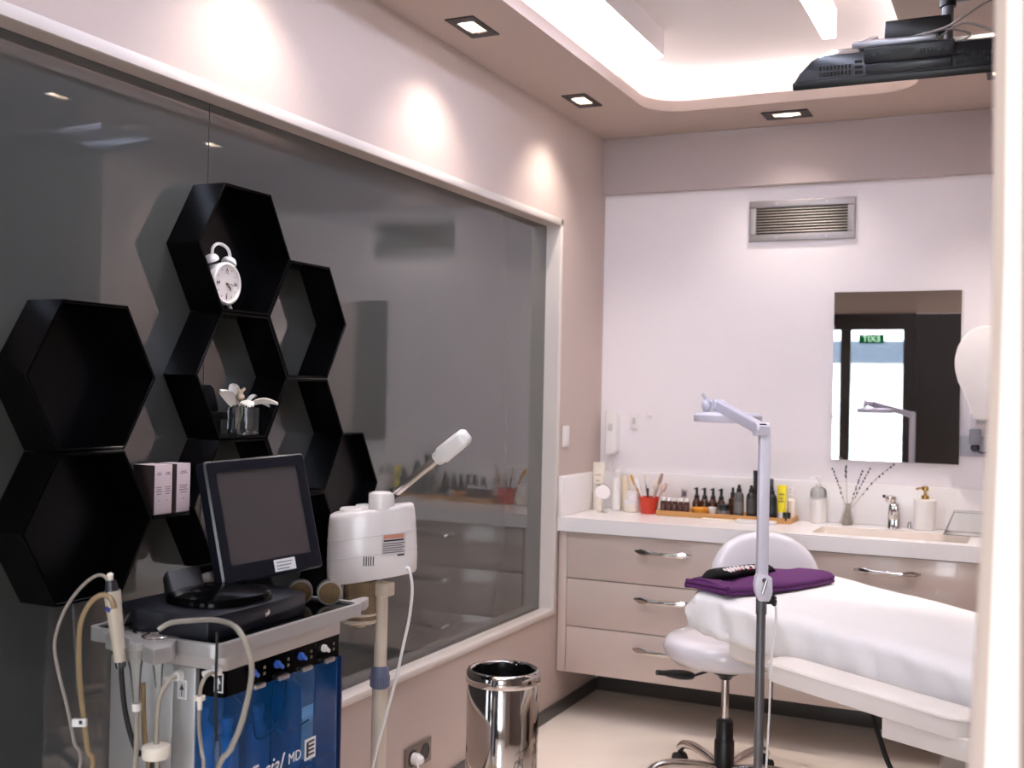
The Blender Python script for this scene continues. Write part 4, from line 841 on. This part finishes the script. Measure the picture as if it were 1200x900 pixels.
b.M = frame_mtx(c_-f2*.014, r2, (0, 0, 1)); b.prism([(-.022, -.02), (-.024, 0), (-.02, .024), (-.006, .03), (.01, .026), (.022, .018), (.024, -.02), (.016, -.045), (-.012, -.045)], -.014, .014, 'z', inset=.003)
b.build('joint', M_lamp, lm, True)
b = MB(); j0 = c_-f2*.03+Vector((0, 0, .012)); b.cyl(j0+r2*.006, j0-r2*.004-Vector((0, 0, .034)), .004, n=10); b.cyl(j0-f2*.001, j0+f2*.02, .006, n=12); b.build('clamp_screw', M_steel, lm, True)
b = MB(); k0 = ray(906, 704, 3.0)
for i in range(6): a = PI/3*i; b.sphere(k0+r2*.002+f2*.009*math.cos(a)+Vector((0, 0, .009*math.sin(a))), .0065)
b.cyl(k0-r2*.03, k0+r2*.004, .01, n=14); b.build('knob', M_black, lm, True)
e0 = ray(892, 503, 3.0); e1 = ray(842, 475, 3.34); ea = (e1-e0).normalized(); up2 = (Vector((0, 0, 1))-ea*ea.z).normalized(); sd2 = ea.cross(up2)
b = MB(); b.loft([[p+sd2*x+up2*y for x, y in rrect(-.013, .013, -.016*k_, .016*k_, .005, 4)] for p, k_ in ((e0-ea*.02, .75), (e0, 1), (e0.lerp(e1, .97), 1), (e1, .8))]); b.build('upper_arm', M_lamp, lm, True)
b = MB(); b.cyl(e0-sd2*.019, e0+sd2*.019, .0185, n=24); b.build('arm_pivot', M_lamp, lm, True); b = MB(); b.cyl(e1-sd2*.017, e1+sd2*.017, .0175, n=24); b.build('arm_pivot', M_lamp, lm, True)
b = MB(); b.box(-.006, .006, -.012, .012, -.004, .004) if False else None
p = e0+up2*.017; b.M = frame_mtx(p, ea, sd2); b.box(-.012, -.003, -.009, .009, .0, .003); b.box(.003, .012, -.009, .009, .0, .003); b.build('pivot_cap', M_black, lm, True)
hc = ray(853, 490, 3.36)
b = MB(); b.lathe([(.058, -.014), (.10, -.012), (.102, -.008), (.102, .008), (.09, .016), (.06, .018), (.056, .014)], hc, 48, cap=False); b.loft([[hc+Vector((.058*math.cos(a), .058*math.sin(a), -.014)) for a in [2*PI*i/48 for i in range(48)]], [hc+Vector((.056*math.cos(a), .056*math.sin(a), .014)) for a in [2*PI*i/48 for i in range(48)]]], cap=False); b.build('lamp_head', M_lamp, lm, True)
b = MB(); b.lathe([(.0555, -.004), (.0555, .004)], hc, 40); b.build('lens', M_glass, lm, True)
b = MB(); y0_ = hc+RT*-.045; b.tube([hc+Vector((-.06, 0, .012)), ray(826, 478, 3.36), ray(829, 470, 3.36), e1], .009, 10, 4); b.sphere(ray(828, 475, 3.36), .016); b.build('yoke', M_lamp, lm, True)
b = MB(); b.cyl(ray(831, 472, 3.36), ray(823, 461, 3.36), .006, .005, 10); b.build('tilt_handle', M_lamp, lm, True)
b = MB(); b.tube([ray(903, 700, 3.01), ray(908, 706, 3.0), ray(909, 730, 3.0), ray(904, 770, 3.0), ray(902, 820, 3.01), ray(901, 846, 3.015), Vector((lx+.018, ly, .3)), Vector((lx+.03, ly-.02, .05))], .0032, 8, 5); b.build('cord', M_wplas, lm, True)
for k in range(5):
    a = 2*PI*k/5+.9; d = Vector((math.cos(a), math.sin(a), 0)); b = MB(); e = Vector((lx, ly, 0))+d*.24
    b.tube([Vector((lx, ly, .08)), Vector((lx, ly, .085))+d*.1, e+Vector((0, 0, .06))], .012, 10, 4); b.cyl(e+Vector((0, 0, .06)), e+Vector((0, 0, .03)), .007, n=10); b.cyl(e+Vector((-.01, 0, .024)), e+Vector((.01, 0, .024)), .0238, n=18); b.build('base_leg', M_dmetal, lm, True)
b = MB(); b.lathe([(.028, .06), (.03, .1), (.018, .13)], (lx, ly, 0), 20); b.build('hub', M_dmetal, lm, True)

# ================================================================== COUNTER ITEMS
ZC = .8802
def bottle(name, lab, cat, x, y, z, prof_body, m_body, prof_cap=None, m_cap=None, group=None, label_band=None, ml=None, extra=None):
    t = thing(name, lab, cat, (x, y, z), 0, group)
    b = MB(); b.lathe(prof_body, (0, 0, 0), 24); b.build('body', m_body, t)
    if prof_cap: b = MB(); b.lathe(prof_cap, (0, 0, 0), 20); b.build('cap', m_cap, t)
    if label_band: r_, z0_, z1_ = label_band; b = MB(); b.lathe([(r_, z0_), (r_+.0006, z0_), (r_+.0006, z1_), (r_, z1_)], (0, 0, 0), 24, cap=False); b.build('label_band', ml, t)
    if extra: extra(t)
    return t
def tubepack(name, lab, x, y, z, w_, d_, h_, m, mcap, capd=.03, rz=0, print_m=None):   # cosmetic squeeze tube standing on its cap
    t = thing(name, lab, 'tube', (x, y, z), rz)
    b = MB(); rings = []
    for i in range(9):
        f_ = i/8; zz_ = capd+(h_-capd)*f_; ww = w_/2*(.86+.14*f_); dd = d_/2*(1-f_)+.0025*f_
        rings.append([(ww*math.cos(a), dd*math.sin(a), zz_) for a in [2*PI*j/24 for j in range(24)]])
    b.loft(rings); b.build('body', m, t)
    b = MB(); b.loft([[(w_/2*.86*math.cos(a)*k_, d_/2*math.sin(a)*k_, z_) for a in [2*PI*j/24 for j in range(24)]] for z_, k_ in ((0, .96), (.003, 1), (capd-.001, 1))]); b.build('cap', mcap, t)
    if print_m:
        b = MB()
        for zf, ww in ((.72, .5), (.6, .34), (.52, .5)): b.box(-w_*ww/2, w_*ww/2, -d_/2*(1-(zf*h_-capd)/(h_-capd))-.0034, -d_/2*(1-(zf*h_-capd)/(h_-capd))-.0022, zf*h_, zf*h_+.006)
        b.build('printed_text', print_m, t)
    return t
tubepack('cosmetic_tube', 'tall cream cosmetic tube at the left corner of the counter', .05, 4.93, ZC, .058, .04, .225, M_cream, M_cream, .03, print_m=mat('tan_print', (196, 180, 160), .5))
bottle('cosmetic_bottle', 'white cosmetic bottle behind the small round mirror', 'bottle', .128, 4.965, ZC, [(.018, 0), (.021, .004), (.021, .13), (.016, .15), (.01, .155)], M_wplas, [(.011, .155), (.012, .157), (.012, .185), (.004, .187)], M_wplas)
def pumphead(m, zt2, r=.004, L=.03):
    def f(t):
        b = MB(); b.lathe([(.011, zt2), (.011, zt2+.014), (r, zt2+.015), (r, zt2+.034), (.009, zt2+.035), (.009, zt2+.045), (.002, zt2+.047)], (0, 0, 0), 16); b.tube([(0, 0, zt2+.041), (-L*.6, -.004, zt2+.041), (-L, -.006, zt2+.036)], .0036, 8, 3); b.build('pump', m, t)
    return f
bottle('pump_bottle', 'tall clear pump bottle of pale oil left of the red brush cup', 'bottle', .148, 5.02, ZC, [(.019, 0), (.022, .004), (.022, .135), (.016, .155), (.01, .16)], mat('pale_oil', (226, 208, 180), .15, noise=.04, coat=.3), extra=pumphead(M_wplas, .16))
bottle('cream_jar', 'wide white cream jar left of the red brush cup, under the smaller jar', 'jar', .214, 4.945, ZC, [(.036, 0), (.04, .004), (.04, .034), (.038, .036)], M_cream, [(.0405, .0365), (.041, .038), (.041, .052), (.038, .054)], M_wplas, group='white jars left of the red cup')
bottle('cream_jar', 'smaller white cream jar stacked on the wide jar by the red cup', 'jar', .216, 4.945, ZC+.0545, [(.03, 0), (.033, .003), (.033, .022)], M_wplas, [(.034, .0225), (.034, .04), (.031, .042)], M_wplas, group='white jars left of the red cup')
t = thing('vanity_mirror', 'small round chrome vanity mirror standing on the left end of the counter', 'mirror', (.108, 4.83, ZC))
b = MB(); b.lathe([(.024, 0), (.024, .003), (.006, .006), (.003, .008)], (0, 0, 0), 24); b.cyl((0, 0, .006), (0, 0, .058), .0025, n=10); b.build('stand', M_chrome, t)
b = MB(); b.M = Matrix.Translation((0, 0, .096)) @ Matrix.Rotation(.35, 4, 'Z') @ Matrix.Rotation(.3, 4, 'X'); b.lathe([(.034, -.004), (.038, -.003), (.039, 0), (.038, .004), (.001, .006)], (0, 0, 0), 36, 'y'); b.build('rim', M_chrome, t)
b = MB(); b.M = Matrix.Translation((0, 0, .096)) @ Matrix.Rotation(.35, 4, 'Z') @ Matrix.Rotation(.3, 4, 'X'); b.lathe([(.034, -.0045), (.034, -.0035)], (0, 0, 0), 36, 'y'); b.build('glass', M_mirror, t)
t = thing('brush_cup', 'red plastic cup full of brushes on the counter', 'cup', (.300, 4.925, ZC))
b = MB(); b.lathe([(.034, 0), (.036, .003), (.047, .074), (.048, .077), (.045, .077), (.034, .006), (.001, .005)], (0, 0, 0), 28, cap=False); b.bm.faces.new([b._v((.034*math.cos(2*PI*i/28), .034*math.sin(2*PI*i/28), 0)) for i in range(28)]); b.build('body', mat('red_plastic', (214, 64, 42), .4, noise=.03), t)
BR = [(-.055, 0, .135, (238, 236, 236), (240, 238, 238), 'white handled spatula leaning left out of the red cup', .008), (-.075, .012, .145, (220, 150, 50), (226, 160, 60), 'orange tipped brush leaning furthest left out of the red cup', .006), (-.018, .01, .15, (60, 50, 50), (226, 214, 200), 'dark handled brush upright in the red cup', .006), (-.002, -.012, .135, (40, 38, 40), (230, 226, 222), 'black ferruled white brush in the middle of the red cup', .006), (.028, .012, .13, (214, 196, 176), (236, 222, 206), 'cream wide brush right of the middle of the red cup', .012), (.05, -.004, .16, (206, 174, 160), (170, 140, 130), 'tall brush with brown bristles leaning right out of the red cup', .006), (.06, .016, .12, (236, 200, 186), (238, 208, 196), 'pale pink spatula leaning furthest right out of the red cup', .01)]
for dx, dy, L, c1, c2, lab, w_ in BR:
    t = thing('brush', lab, 'brush', (.300+dx*.25, 4.925+dy, ZC+.008), 0, 'brushes in the red cup')
    tip = Vector((dx, 0, L*1.12))
    ba = Vector((dx*.0-dx*.1, 0, .0)); b = MB(); m1 = ba.lerp(tip, .72); b.cyl(ba, m1, .003, .0045, 10); b.build('handle', mat('brush_%d_%d' % (c1[0], c1[1]), c1, .4, noise=.05), t)
    b = MB(); b.tube([m1, m1.lerp(tip, .35), m1.lerp(tip, .8), tip], lambda f_, w_=w_: 1.35*w_*(.55+.45*math.sin(PI*min(.85, f_+.12))), 12, 4); b.build('bristles', mat('bristle_%d_%d' % (c2[0], c2[1]), c2, .7, noise=.08, scale=80), t)
# bamboo tray and what stands on it
ZT = ZC+.0122
t = thing('bamboo_tray', 'long low bamboo tray of bottles on the counter', 'tray', (.655, 4.95, ZC))
b = MB(); b.box(.357, .953, 4.875, 5.03, ZC+.0002, ZC+.012, r=.002); b.build('bottom_board', M_wood, t, True)
b = MB()
for a in ((.353, .957, 4.868, 4.8745), (.353, .957, 5.0305, 5.037), (.353, .3565, 4.8747, 5.0303), (.9535, .957, 4.8747, 5.0303)): b.box(*a, ZC+.0002, ZC+.024, r=.001)
b.build('rim', M_wood, t, True)
def amp(t):
    b = MB(); b.lathe([(.0125, .014), (.0128, .014), (.0128, .042), (.0125, .042)], (0, 0, 0), 20, cap=False); b.build('label_band', mat('brown_label', (92, 58, 54), .5, noise=.2, scale=90), t)
for k in range(5):
    bottle('ampoule_bottle', ['leftmost small amber vial with white cap on the bamboo tray', 'second small amber vial from the left on the bamboo tray', 'middle one of five small amber vials on the bamboo tray', 'fourth small amber vial from the left on the bamboo tray', 'small amber vial with white cap right beside the orange bowl'][k], 'vial', .379+.0272*k, 4.892, ZT, [(.0115, 0), (.0123, .002), (.0123, .05), (.009, .055)], M_amber, [(.0095, .0555), (.0118, .056), (.0118, .068), (.009, .07)], M_wplas, group='small amber vials', extra=amp)
def dropper(t):
    b = MB(); b.lathe([(.011, .066), (.0115, .068), (.0115, .078), (.0065, .082), (.006, .1), (.0065, .112), (.003, .116)], (0, 0, 0), 16); b.tube([(0, 0, .108), (-.008, -.004, .109), (-.012, -.006, .106)], .003, 8, 3); b.build('pump_top', M_black, t)
for k, x in enumerate((.508, .545, .584, .622)):
    bottle('serum_bottle', ['amber serum bottle with black pump behind the small vials', 'amber serum bottle with black pump right behind the orange bowl', 'amber serum bottle with black pump between orange bowl and white bowl', 'amber serum bottle with black pump behind the black cream jar'][k], 'bottle', x, 4.985, ZT, [(.018, 0), (.02, .003), (.02, .046), (.013, .062), (.010, .066)], M_amber, group='amber pump bottles', extra=dropper)
t = thing('mixing_bowl', 'small orange mixing bowl on the bamboo tray', 'bowl', (.546, 4.915, ZT), 0)
b = MB(); b.lathe([(.018, 0), (.024, .001), (.036, .014), (.04, .03), (.0385, .031), (.033, .016), (.02, .006), (.001, .005)], (0, 0, 0), 28, cap=False); b.bm.faces.new([b._v((.018*math.cos(2*PI*i/28), .018*math.sin(2*PI*i/28), 0)) for i in range(28)]); b.build('bowl', mat('orange_bowl', (232, 158, 52), .35, noise=.03), t)
t = thing('mixing_bowl', 'small white mixing bowl beside the orange bowl on the bamboo tray', 'bowl', (.6005, 4.918, ZT), 0)
b = MB(); b.lathe([(.010, 0), (.013, .001), (.019, .016), (.02, .036), (.0188, .036), (.016, .014), (.001, .006)], (0, 0, 0), 24, cap=False); b.bm.faces.new([b._v((.01*math.cos(2*PI*i/24), .01*math.sin(2*PI*i/24), 0)) for i in range(24)]); b.build('bowl', M_wplas, t)
bottle('cream_jar', 'black cream jar with grey label on the bamboo tray', 'jar', .651, 4.915, ZT, [(.024, 0), (.0265, .003), (.0265, .034), (.024, .036)], M_dgrey, [(.0268, .0365), (.027, .038), (.027, .05), (.024, .052)], M_black, label_band=(.0266, .01, .026), ml=M_label)
def spray(t):
    b = MB(); b.lathe([(.0105, .112), (.011, .114), (.011, .126), (.007, .13), (.007, .142), (.004, .144)], (0, 0, 0), 16); b.build('spray_top', M_black, t)
body = [(.0195, 0), (.0215, .003), (.0215, .092), (.018, .105), (.0105, .112)]
G1 = mat('grey_smoke_plastic', (86, 84, 82), .3, noise=.06); 
bottle('toner_bottle', 'smoky grey toner bottle, front left of the dark bottles on the bamboo tray', 'bottle', .722, 4.905, ZT, body, G1, group='dark toner bottles', label_band=(.0217, .02, .07), ml=mat('grey_label', (112, 108, 106), .45, noise=.06, scale=60), extra=spray)
bottle('toner_bottle', 'dark grey toner bottle beside the smoky one, left of the lamp pole', 'bottle', .775, 4.91, ZT, body, M_dgrey, group='dark toner bottles', label_band=(.0217, .02, .085), ml=mat('grey_label2', (72, 70, 70), .45, noise=.06, scale=60), extra=spray)
bottle('toner_bottle', 'black toner bottle just behind the lamp pole', 'bottle', .822, 4.93, ZT, body, M_black, group='dark toner bottles', extra=spray)
bottle('toner_bottle', 'black toner bottle with grey print beside the yellow tube', 'bottle', .868, 4.9, ZT, body, M_black, group='dark toner bottles', label_band=(.0217, .03, .06), ml=M_dgrey, extra=spray)
bottle('serum_bottle', 'short black pump bottle behind the smoky grey toner bottle', 'bottle', .675, 4.985, ZT, [(.017, 0), (.019, .003), (.019, .07), (.01, .08)], M_amber, [(.0105, .08), (.011, .1), (.006, .103), (.006, .122), (.003, .124)], M_black)
tubepack('cosmetic_tube', 'tall slim black tube standing left of the lamp pole', .782, 4.985, ZT, .034, .026, .205, M_dgrey, M_black, .03)
tubepack('cosmetic_tube', 'black squeeze tube standing right of the lamp pole', .838, 4.985, ZT, .038, .028, .172, M_dgrey, M_black, .03)
tubepack('cosmetic_tube', 'bright yellow squeeze tube with white cap on the bamboo tray', .909, 4.912, ZT, .042, .034, .152, mat('yellow_tube', (240, 220, 36), .4, noise=.03), M_wplas, .034, print_m=mat('olive_print', (150, 140, 70), .5))
bottle('cream_jar', 'small black lidded jar at the right end of the bamboo tray', 'jar', .9362, 4.884, ZT, [(.0155, 0), (.0165, .002), (.0165, .022)], M_dgrey, [(.017, .0222), (.017, .036), (.015, .037)], M_black)
bottle('pump_bottle', 'cream pump bottle behind the small black jar on the bamboo tray', 'bottle', .9355, 4.985, ZT, [(.015, 0), (.0175, .003), (.0175, .08), (.009, .092)], M_cream, extra=pumphead(M_wplas, .092))
t = thing('perfume_bottle', 'small clear bottle with purple liquid behind the amber vials', 'bottle', (.452, 4.975, ZT))
b = MB(); b.box(-.012, .012, -.009, .009, 0, .105, r=.002); b.build('glass', M_acryl, t)
b = MB(); b.box(-.0095, .0095, -.007, .007, .07, .096, r=.002); b.build('liquid', mat('plum_liquid', (120, 88, 104), .3, noise=.2, scale=80), t)
b = MB(); b.lathe([(.006, .1055), (.006, .12), (.004, .122)], (0, 0, 0), 14); b.build('cap', M_wplas, t)
b = MB(); b.box(.735, .905, 4.795, 4.835, ZC+.0003, ZC+.014, r=.003); tag(b.build('wipes_pack', M_wplas), 'flat white packet lying before the bamboo tray by the lamp pole', 'packet')
b = MB(); b.box(.575, .72, 4.815, 4.855, ZC+.0003, ZC+.006, r=.001); tag(b.build('paper_card', M_cream), 'flat cream card lying before the bamboo tray, left of the white packet', 'card')
t = thing('pump_bottle', 'tall clear pump bottle with white lotion left of the lavender vase', 'bottle', (1.046, 5.02, ZC))
b = MB(); b.lathe([(.035, .1065), (.035, .135), (.03, .15), (.014, .158)], (0, 0, 0), 28, cap=False); b.build('glass', M_acryl, t)
b = MB(); b.lathe([(.032, 0), (.035, .003), (.035, .105), (.033, .106)], (0, 0, 0), 28); b.build('lotion', M_wplas, t)
b = MB(); b.cyl((0, 0, .107), (0, 0, .158), .003, n=10); b.build('dip_tube', M_wplas, t)
pumphead(M_wplas, .158, L=.035)(t)
t = thing('lavender_vase', 'small clear cone vase holding dried lavender beside the tap', 'vase', (1.172, 5.015, ZC))
b = MB(); b.lathe([(.033, 0), (.034, .003), (.03, .02), (.014, .07), (.010, .085), (.012, .092)], (0, 0, 0), 28, cap=False); b.build('glass', clear('vase_glass', (222, 216, 208), .05, .25, (214, 206, 196)), t)
b = MB(); b.lathe([(.029, .003), (.0265, .02), (.018, .045), (.001, .046)], (0, 0, 0), 24); b.build('pebbles', mat('grey_pebbles', (168, 160, 150), .5, noise=.25, scale=120), t)
for k, (u, v, sp_) in enumerate(((976, 549, 0), (991, 547, 0), (1011, 552, 0), (1020, 549, 0), (1048, 544, 0))):
    e = bp(u, v, 'y', 5.0); s0 = Vector((1.172, 5.015, ZC+.05)); t = thing('lavender_sprig', ['dried lavender stem leaning furthest left in the cone vase', 'dried lavender stem standing upright in the cone vase', 'dried lavender stem leaning slightly right in the cone vase', 'thick dried lavender stem leaning right in the cone vase', 'longest dried lavender stem arching furthest right from the cone vase'][k], 'lavender', (1.172, 5.015, ZC+.05), 0, 'dried lavender in the cone vase')
    m1 = s0.lerp(e, .55)+Vector((0, 0, .008 if k < 4 else .02)); b = MB(); b.tube([s0, m1, e], .0011, 6, 6); b.build('stalk', mat('dry_stalk', (150, 132, 106), .7, noise=.1), t, True)
    b = MB(); n = 9
    for i in range(n):
        f_ = (.3 if k != 1 else .72)+(.7 if k != 1 else .28)*i/(n-1); a_ = s0.lerp(m1, f_*2) if f_ < .5 else m1.lerp(e, f_*2-1); b.sphere(a_+Vector((random.uniform(-.002, .002),)*3), .0042 if i % 3 else .003, (1, 1, 1.4), 8)
    b.build('flower_spike', mat('lavender_grey', (84, 78, 98), .8, noise=.2, scale=90), t, True)
t = thing('sink_tap', 'chrome basin tap at the back of the sink', 'tap', (1.366, 5.0, ZC))
b = MB(); b.loft([[(x*kx, y*ky+oy, z) for x, y in rrect(-.024, .024, -.02, .02, .012, 5)] for z, kx, ky, oy in ((0, 1.1, 1.2, 0), (.004, 1.05, 1.1, 0), (.05, 1.0, 1.05, -.002), (.085, .95, 1.1, -.006), (.105, .8, .9, -.008), (.112, .5, .6, -.008))]); b.build('body', M_chrome, t)
b = MB(); b.tube([(0, -.01, .075), (0, -.05, .07), (0, -.10, .055)], .011, 12, 4); b.build('spout', M_chrome, t)
b = MB(); b.lathe([(.012, .105), (.02, .112), (.024, .125), (.02, .136), (.004, .141)], (-.012, -.02, 0), 20); b.tube([(-.012, -.02, .13), (-.028, -.05, .136), (-.036, -.066, .139)], .007, 10, 3); b.build('lever', M_chrome, t)
b = MB(); b.lathe([(.009, 0), (.009, .01), (.006, .026), (.001, .03)], (1.426, 5.02, ZC), 16); tag(b.build('plug_knob', M_chrome), 'tiny chrome plug knob between the tap and the white soap dispenser', 'knob')
t = thing('soap_dispenser', 'white cylindrical soap dispenser with gold pump on the counter', 'dispenser', (1.488, 5.01, ZC))
b = MB(); b.lathe([(.042, 0), (.045, .003), (.045, .125), (.042, .129), (.002, .13)], (0, 0, 0), 32); b.build('body', M_wplas, t)
b = MB(); b.lathe([(.016, .1302), (.016, .145), (.006, .148), (.006, .165), (.014, .167), (.014, .182), (.004, .186)], (0, 0, 0), 20); b.tube([(0, 0, .175), (-.02, -.015, .176), (-.034, -.025, .171)], .0045, 8, 3); b.build('pump', M_gold, t)
t = thing('acrylic_holder', 'clear acrylic holder with sloping sides at the right end of the counter', 'holder', (1.68, 4.93, ZC))
b = MB(); r0, r1 = rrect(-.11, .11, -.06, .06, .012, 4), rrect(-.072, .072, -.04, .04, .012, 4)
b.loft([[(x, y, .0005) for x, y in r0], [(x, y, .095) for x, y in r1]], cap=False); b.bm.faces.new([b._v((x, y, .095)) for x, y in r1]); b.build('shell', M_acryl, t)
b = MB(); b.tube([(x, y, .003) for x, y in r0]+[(r0[0][0], r0[0][1], .003)], .0022, 6, 1); b.tube([(x, y, .094) for x, y in r1]+[(r1[0][0], r1[0][1], .094)], .0018, 6, 1)
for sx_, sy_ in ((-1, -1), (1, -1)): b.cyl((sx_*.106, sy_*.056, .004), (sx_*.069, sy_*.037, .093), .0018, n=6)
b.build('edge', mat('grey_acrylic_edge', (150, 150, 156), .2, noise=.05), t)

# ================================================================== TELEVISION
tvl = Vector((1.265, 3.17, 2.29)); th = math.radians(20)
tv = thing('television', 'flat screen hung face down from the ceiling on a black arm above the bed', 'television', tvl+Vector((.3, .15, 0)))
tm = Matrix.Translation(tvl) @ Matrix.Rotation(th, 4, 'X'); WT, HT = .60, .36
b = MB(); b.M = tm; b.box(0, WT, 0, HT, 0, .022, r=.004); b.build('bezel', M_black, tv, True)
b = MB(); b.M = tm; b.box(.018, WT-.018, .022, HT-.018, -.001, .002); b.build('screen', mat('tv_screen', (10, 10, 12), .06, noise=.05), tv, True)
b = MB(); b.M = tm; b.loft([[(x, y, z) for x, y in P] for P, z in ((rrect(.004, WT-.004, .004, HT-.004, .008, 3), .022), (rrect(.02, WT-.02, .007, HT-.02, .01, 3), .045), (rrect(.05, WT-.05, .012, HT-.05, .015, 3), .074), (rrect(.075, WT-.075, .02, HT-.08, .02, 3), .086))]); tvb = b.build('back_cover', mat('tv_back_black', (26, 27, 33), .25, noise=.05), tv, True, ang=25)
def nf(z): return .004+(z-.022)*.16
for c0 in (.075, .455):
    b = MB(); b.M = tm
    for i in range(9):
        for j in range(2):
            z0 = .031+.016*j; b.box(c0+i*.0098, c0+i*.0098+.006, nf(z0)-.0012, nf(z0)+.004, z0, z0+.011)
    b.build('vent_slots', mat('slot_black', (3, 3, 3), .6), tvb, True)
for c0 in (.17, .43):
    b = MB(); b.M = tm
    for i in range(3): b.box(c0, c0+.02, nf(.03+.014*i)-.0012, .012, .03+.014*i, .038+.014*i)
    b.build('side_slots', mat('slot_black', (3, 3, 3), .6), tvb, True)
b = MB(); b.M = tm; b.box(.195, .425, .0, .05, .056, .094, r=.003); cn = b.build('connector_panel', mat('grey_connector', (34, 34, 40), .35, noise=.06), tv, True)
b = MB(); b.M = tm; b.box(.265, .325, -.0015, .003, .064, .086); b.build('input_recess', M_black, cn, True)
for x in (.215, .235, .34, .36):
    b = MB(); b.M = tm; b.box(x, x+.012, -.0012, .003, .068, .08, r=.001); b.build('port', M_black, cn, True)
for x in (.388, .408):
    b = MB(); b.M = tm; b.cyl((x, .003, .075), (x, -.002, .075), .006, n=12); b.build('port', M_black, cn, True)
b = MB(); b.M = tm; b.box(.2, .42, -.001, .02, .026, .05, r=.003)
b.build('lower_ledge', M_dgrey, tvb, True)
b = MB(); b.M = tm; b.box(.17, .36, .08, .27, .087, .097, r=.003); b.box(.16, .38, .03, .08, .094, .112, r=.004)
for x in (.19, .34): b.box(x-.012, x+.012, .04, .28, .097, .112, r=.003)
b.build('mounting_plate', mat('silver_plate', (170, 168, 176), .3, .8, noise=.05), tv, True)
pz = tm @ Vector((.25, .2, .09))
ax0 = Vector((1.505, 3.33, 2.47)); ax1 = Vector((1.66, 3.33, 2.475))
b = MB(); b.box(ax0.x-.012, ax1.x+.012, 3.31, 3.35, 2.455, 2.505, r=.006); b.cyl((ax0.x, 3.33, 2.50), (ax0.x, 3.33, 2.40), .014, n=16); b.build('arm', M_black, tv, True)
b = MB(); b.cyl((1.66, 3.33, 2.40), (1.66, 3.33, 2.58), .016, n=18); b.build('swivel_post', M_dmetal, tv, True)
b = MB(); b.box(1.645, 1.98, 3.31, 3.35, 2.545, 2.585, r=.006); b.cyl((1.66, 3.33, 2.53), (1.66, 3.33, 2.60), .022, n=16); b.build('wall_arm', M_black, tv, True)
b = MB(); b.box(1.955, 2.0, 3.27, 3.39, 2.38, H-.0055, r=.004); b.build('hanger_plate', M_black, tv, True)
b = MB(); b.tube([tm @ Vector((.32, .06, .11)), tm @ Vector((.40, .03, .125)), tm @ Vector((.45, .02, .15)), Vector((1.80, 3.2, 2.5)), Vector((1.9, 3.3, 2.52))], .0035, 8, 6); b.tube([tm @ Vector((.36, .06, .08)), tm @ Vector((.44, .07, .13)), tm @ Vector((.52, .06, .10)), tm @ Vector((.55, .1, .075))], .0035, 8, 6); b.tube([tm @ Vector((.30, .08, .08)), tm @ Vector((.38, .06, .12)), tm @ Vector((.46, .08, .1)), tm @ Vector((.42, .1, .075))], .003, 8, 6); b.build('cables', mat('grey_cable', (150, 140, 134), .5), tv, True)

# ================================================================== EXIT SIGN (seen in the mirror)
t = thing('exit_sign', 'green EXIT sign above the glass door, seen reversed in the mirror', 'sign', (.35, Y0+.12, 2.0))
b = MB(); b.box(.225, .475, Y0+.10, Y0+.12, 2.015, 2.108, r=.003); b.build('panel', emis('exit_green', (16, 84, 48), .5), t, True)
b = MB(); b.box(.34, .36, Y0+.02, Y0+.10, 2.05, 2.07); b.build('mount', M_black, t, True)
text('lettering', 'EXIT', .088, emis('exit_white', (190, 240, 200), .95), t, frame_mtx((.35, Y0+.1206, 2.061), (-1, 0, 0), (0, 0, 1)), .0006)
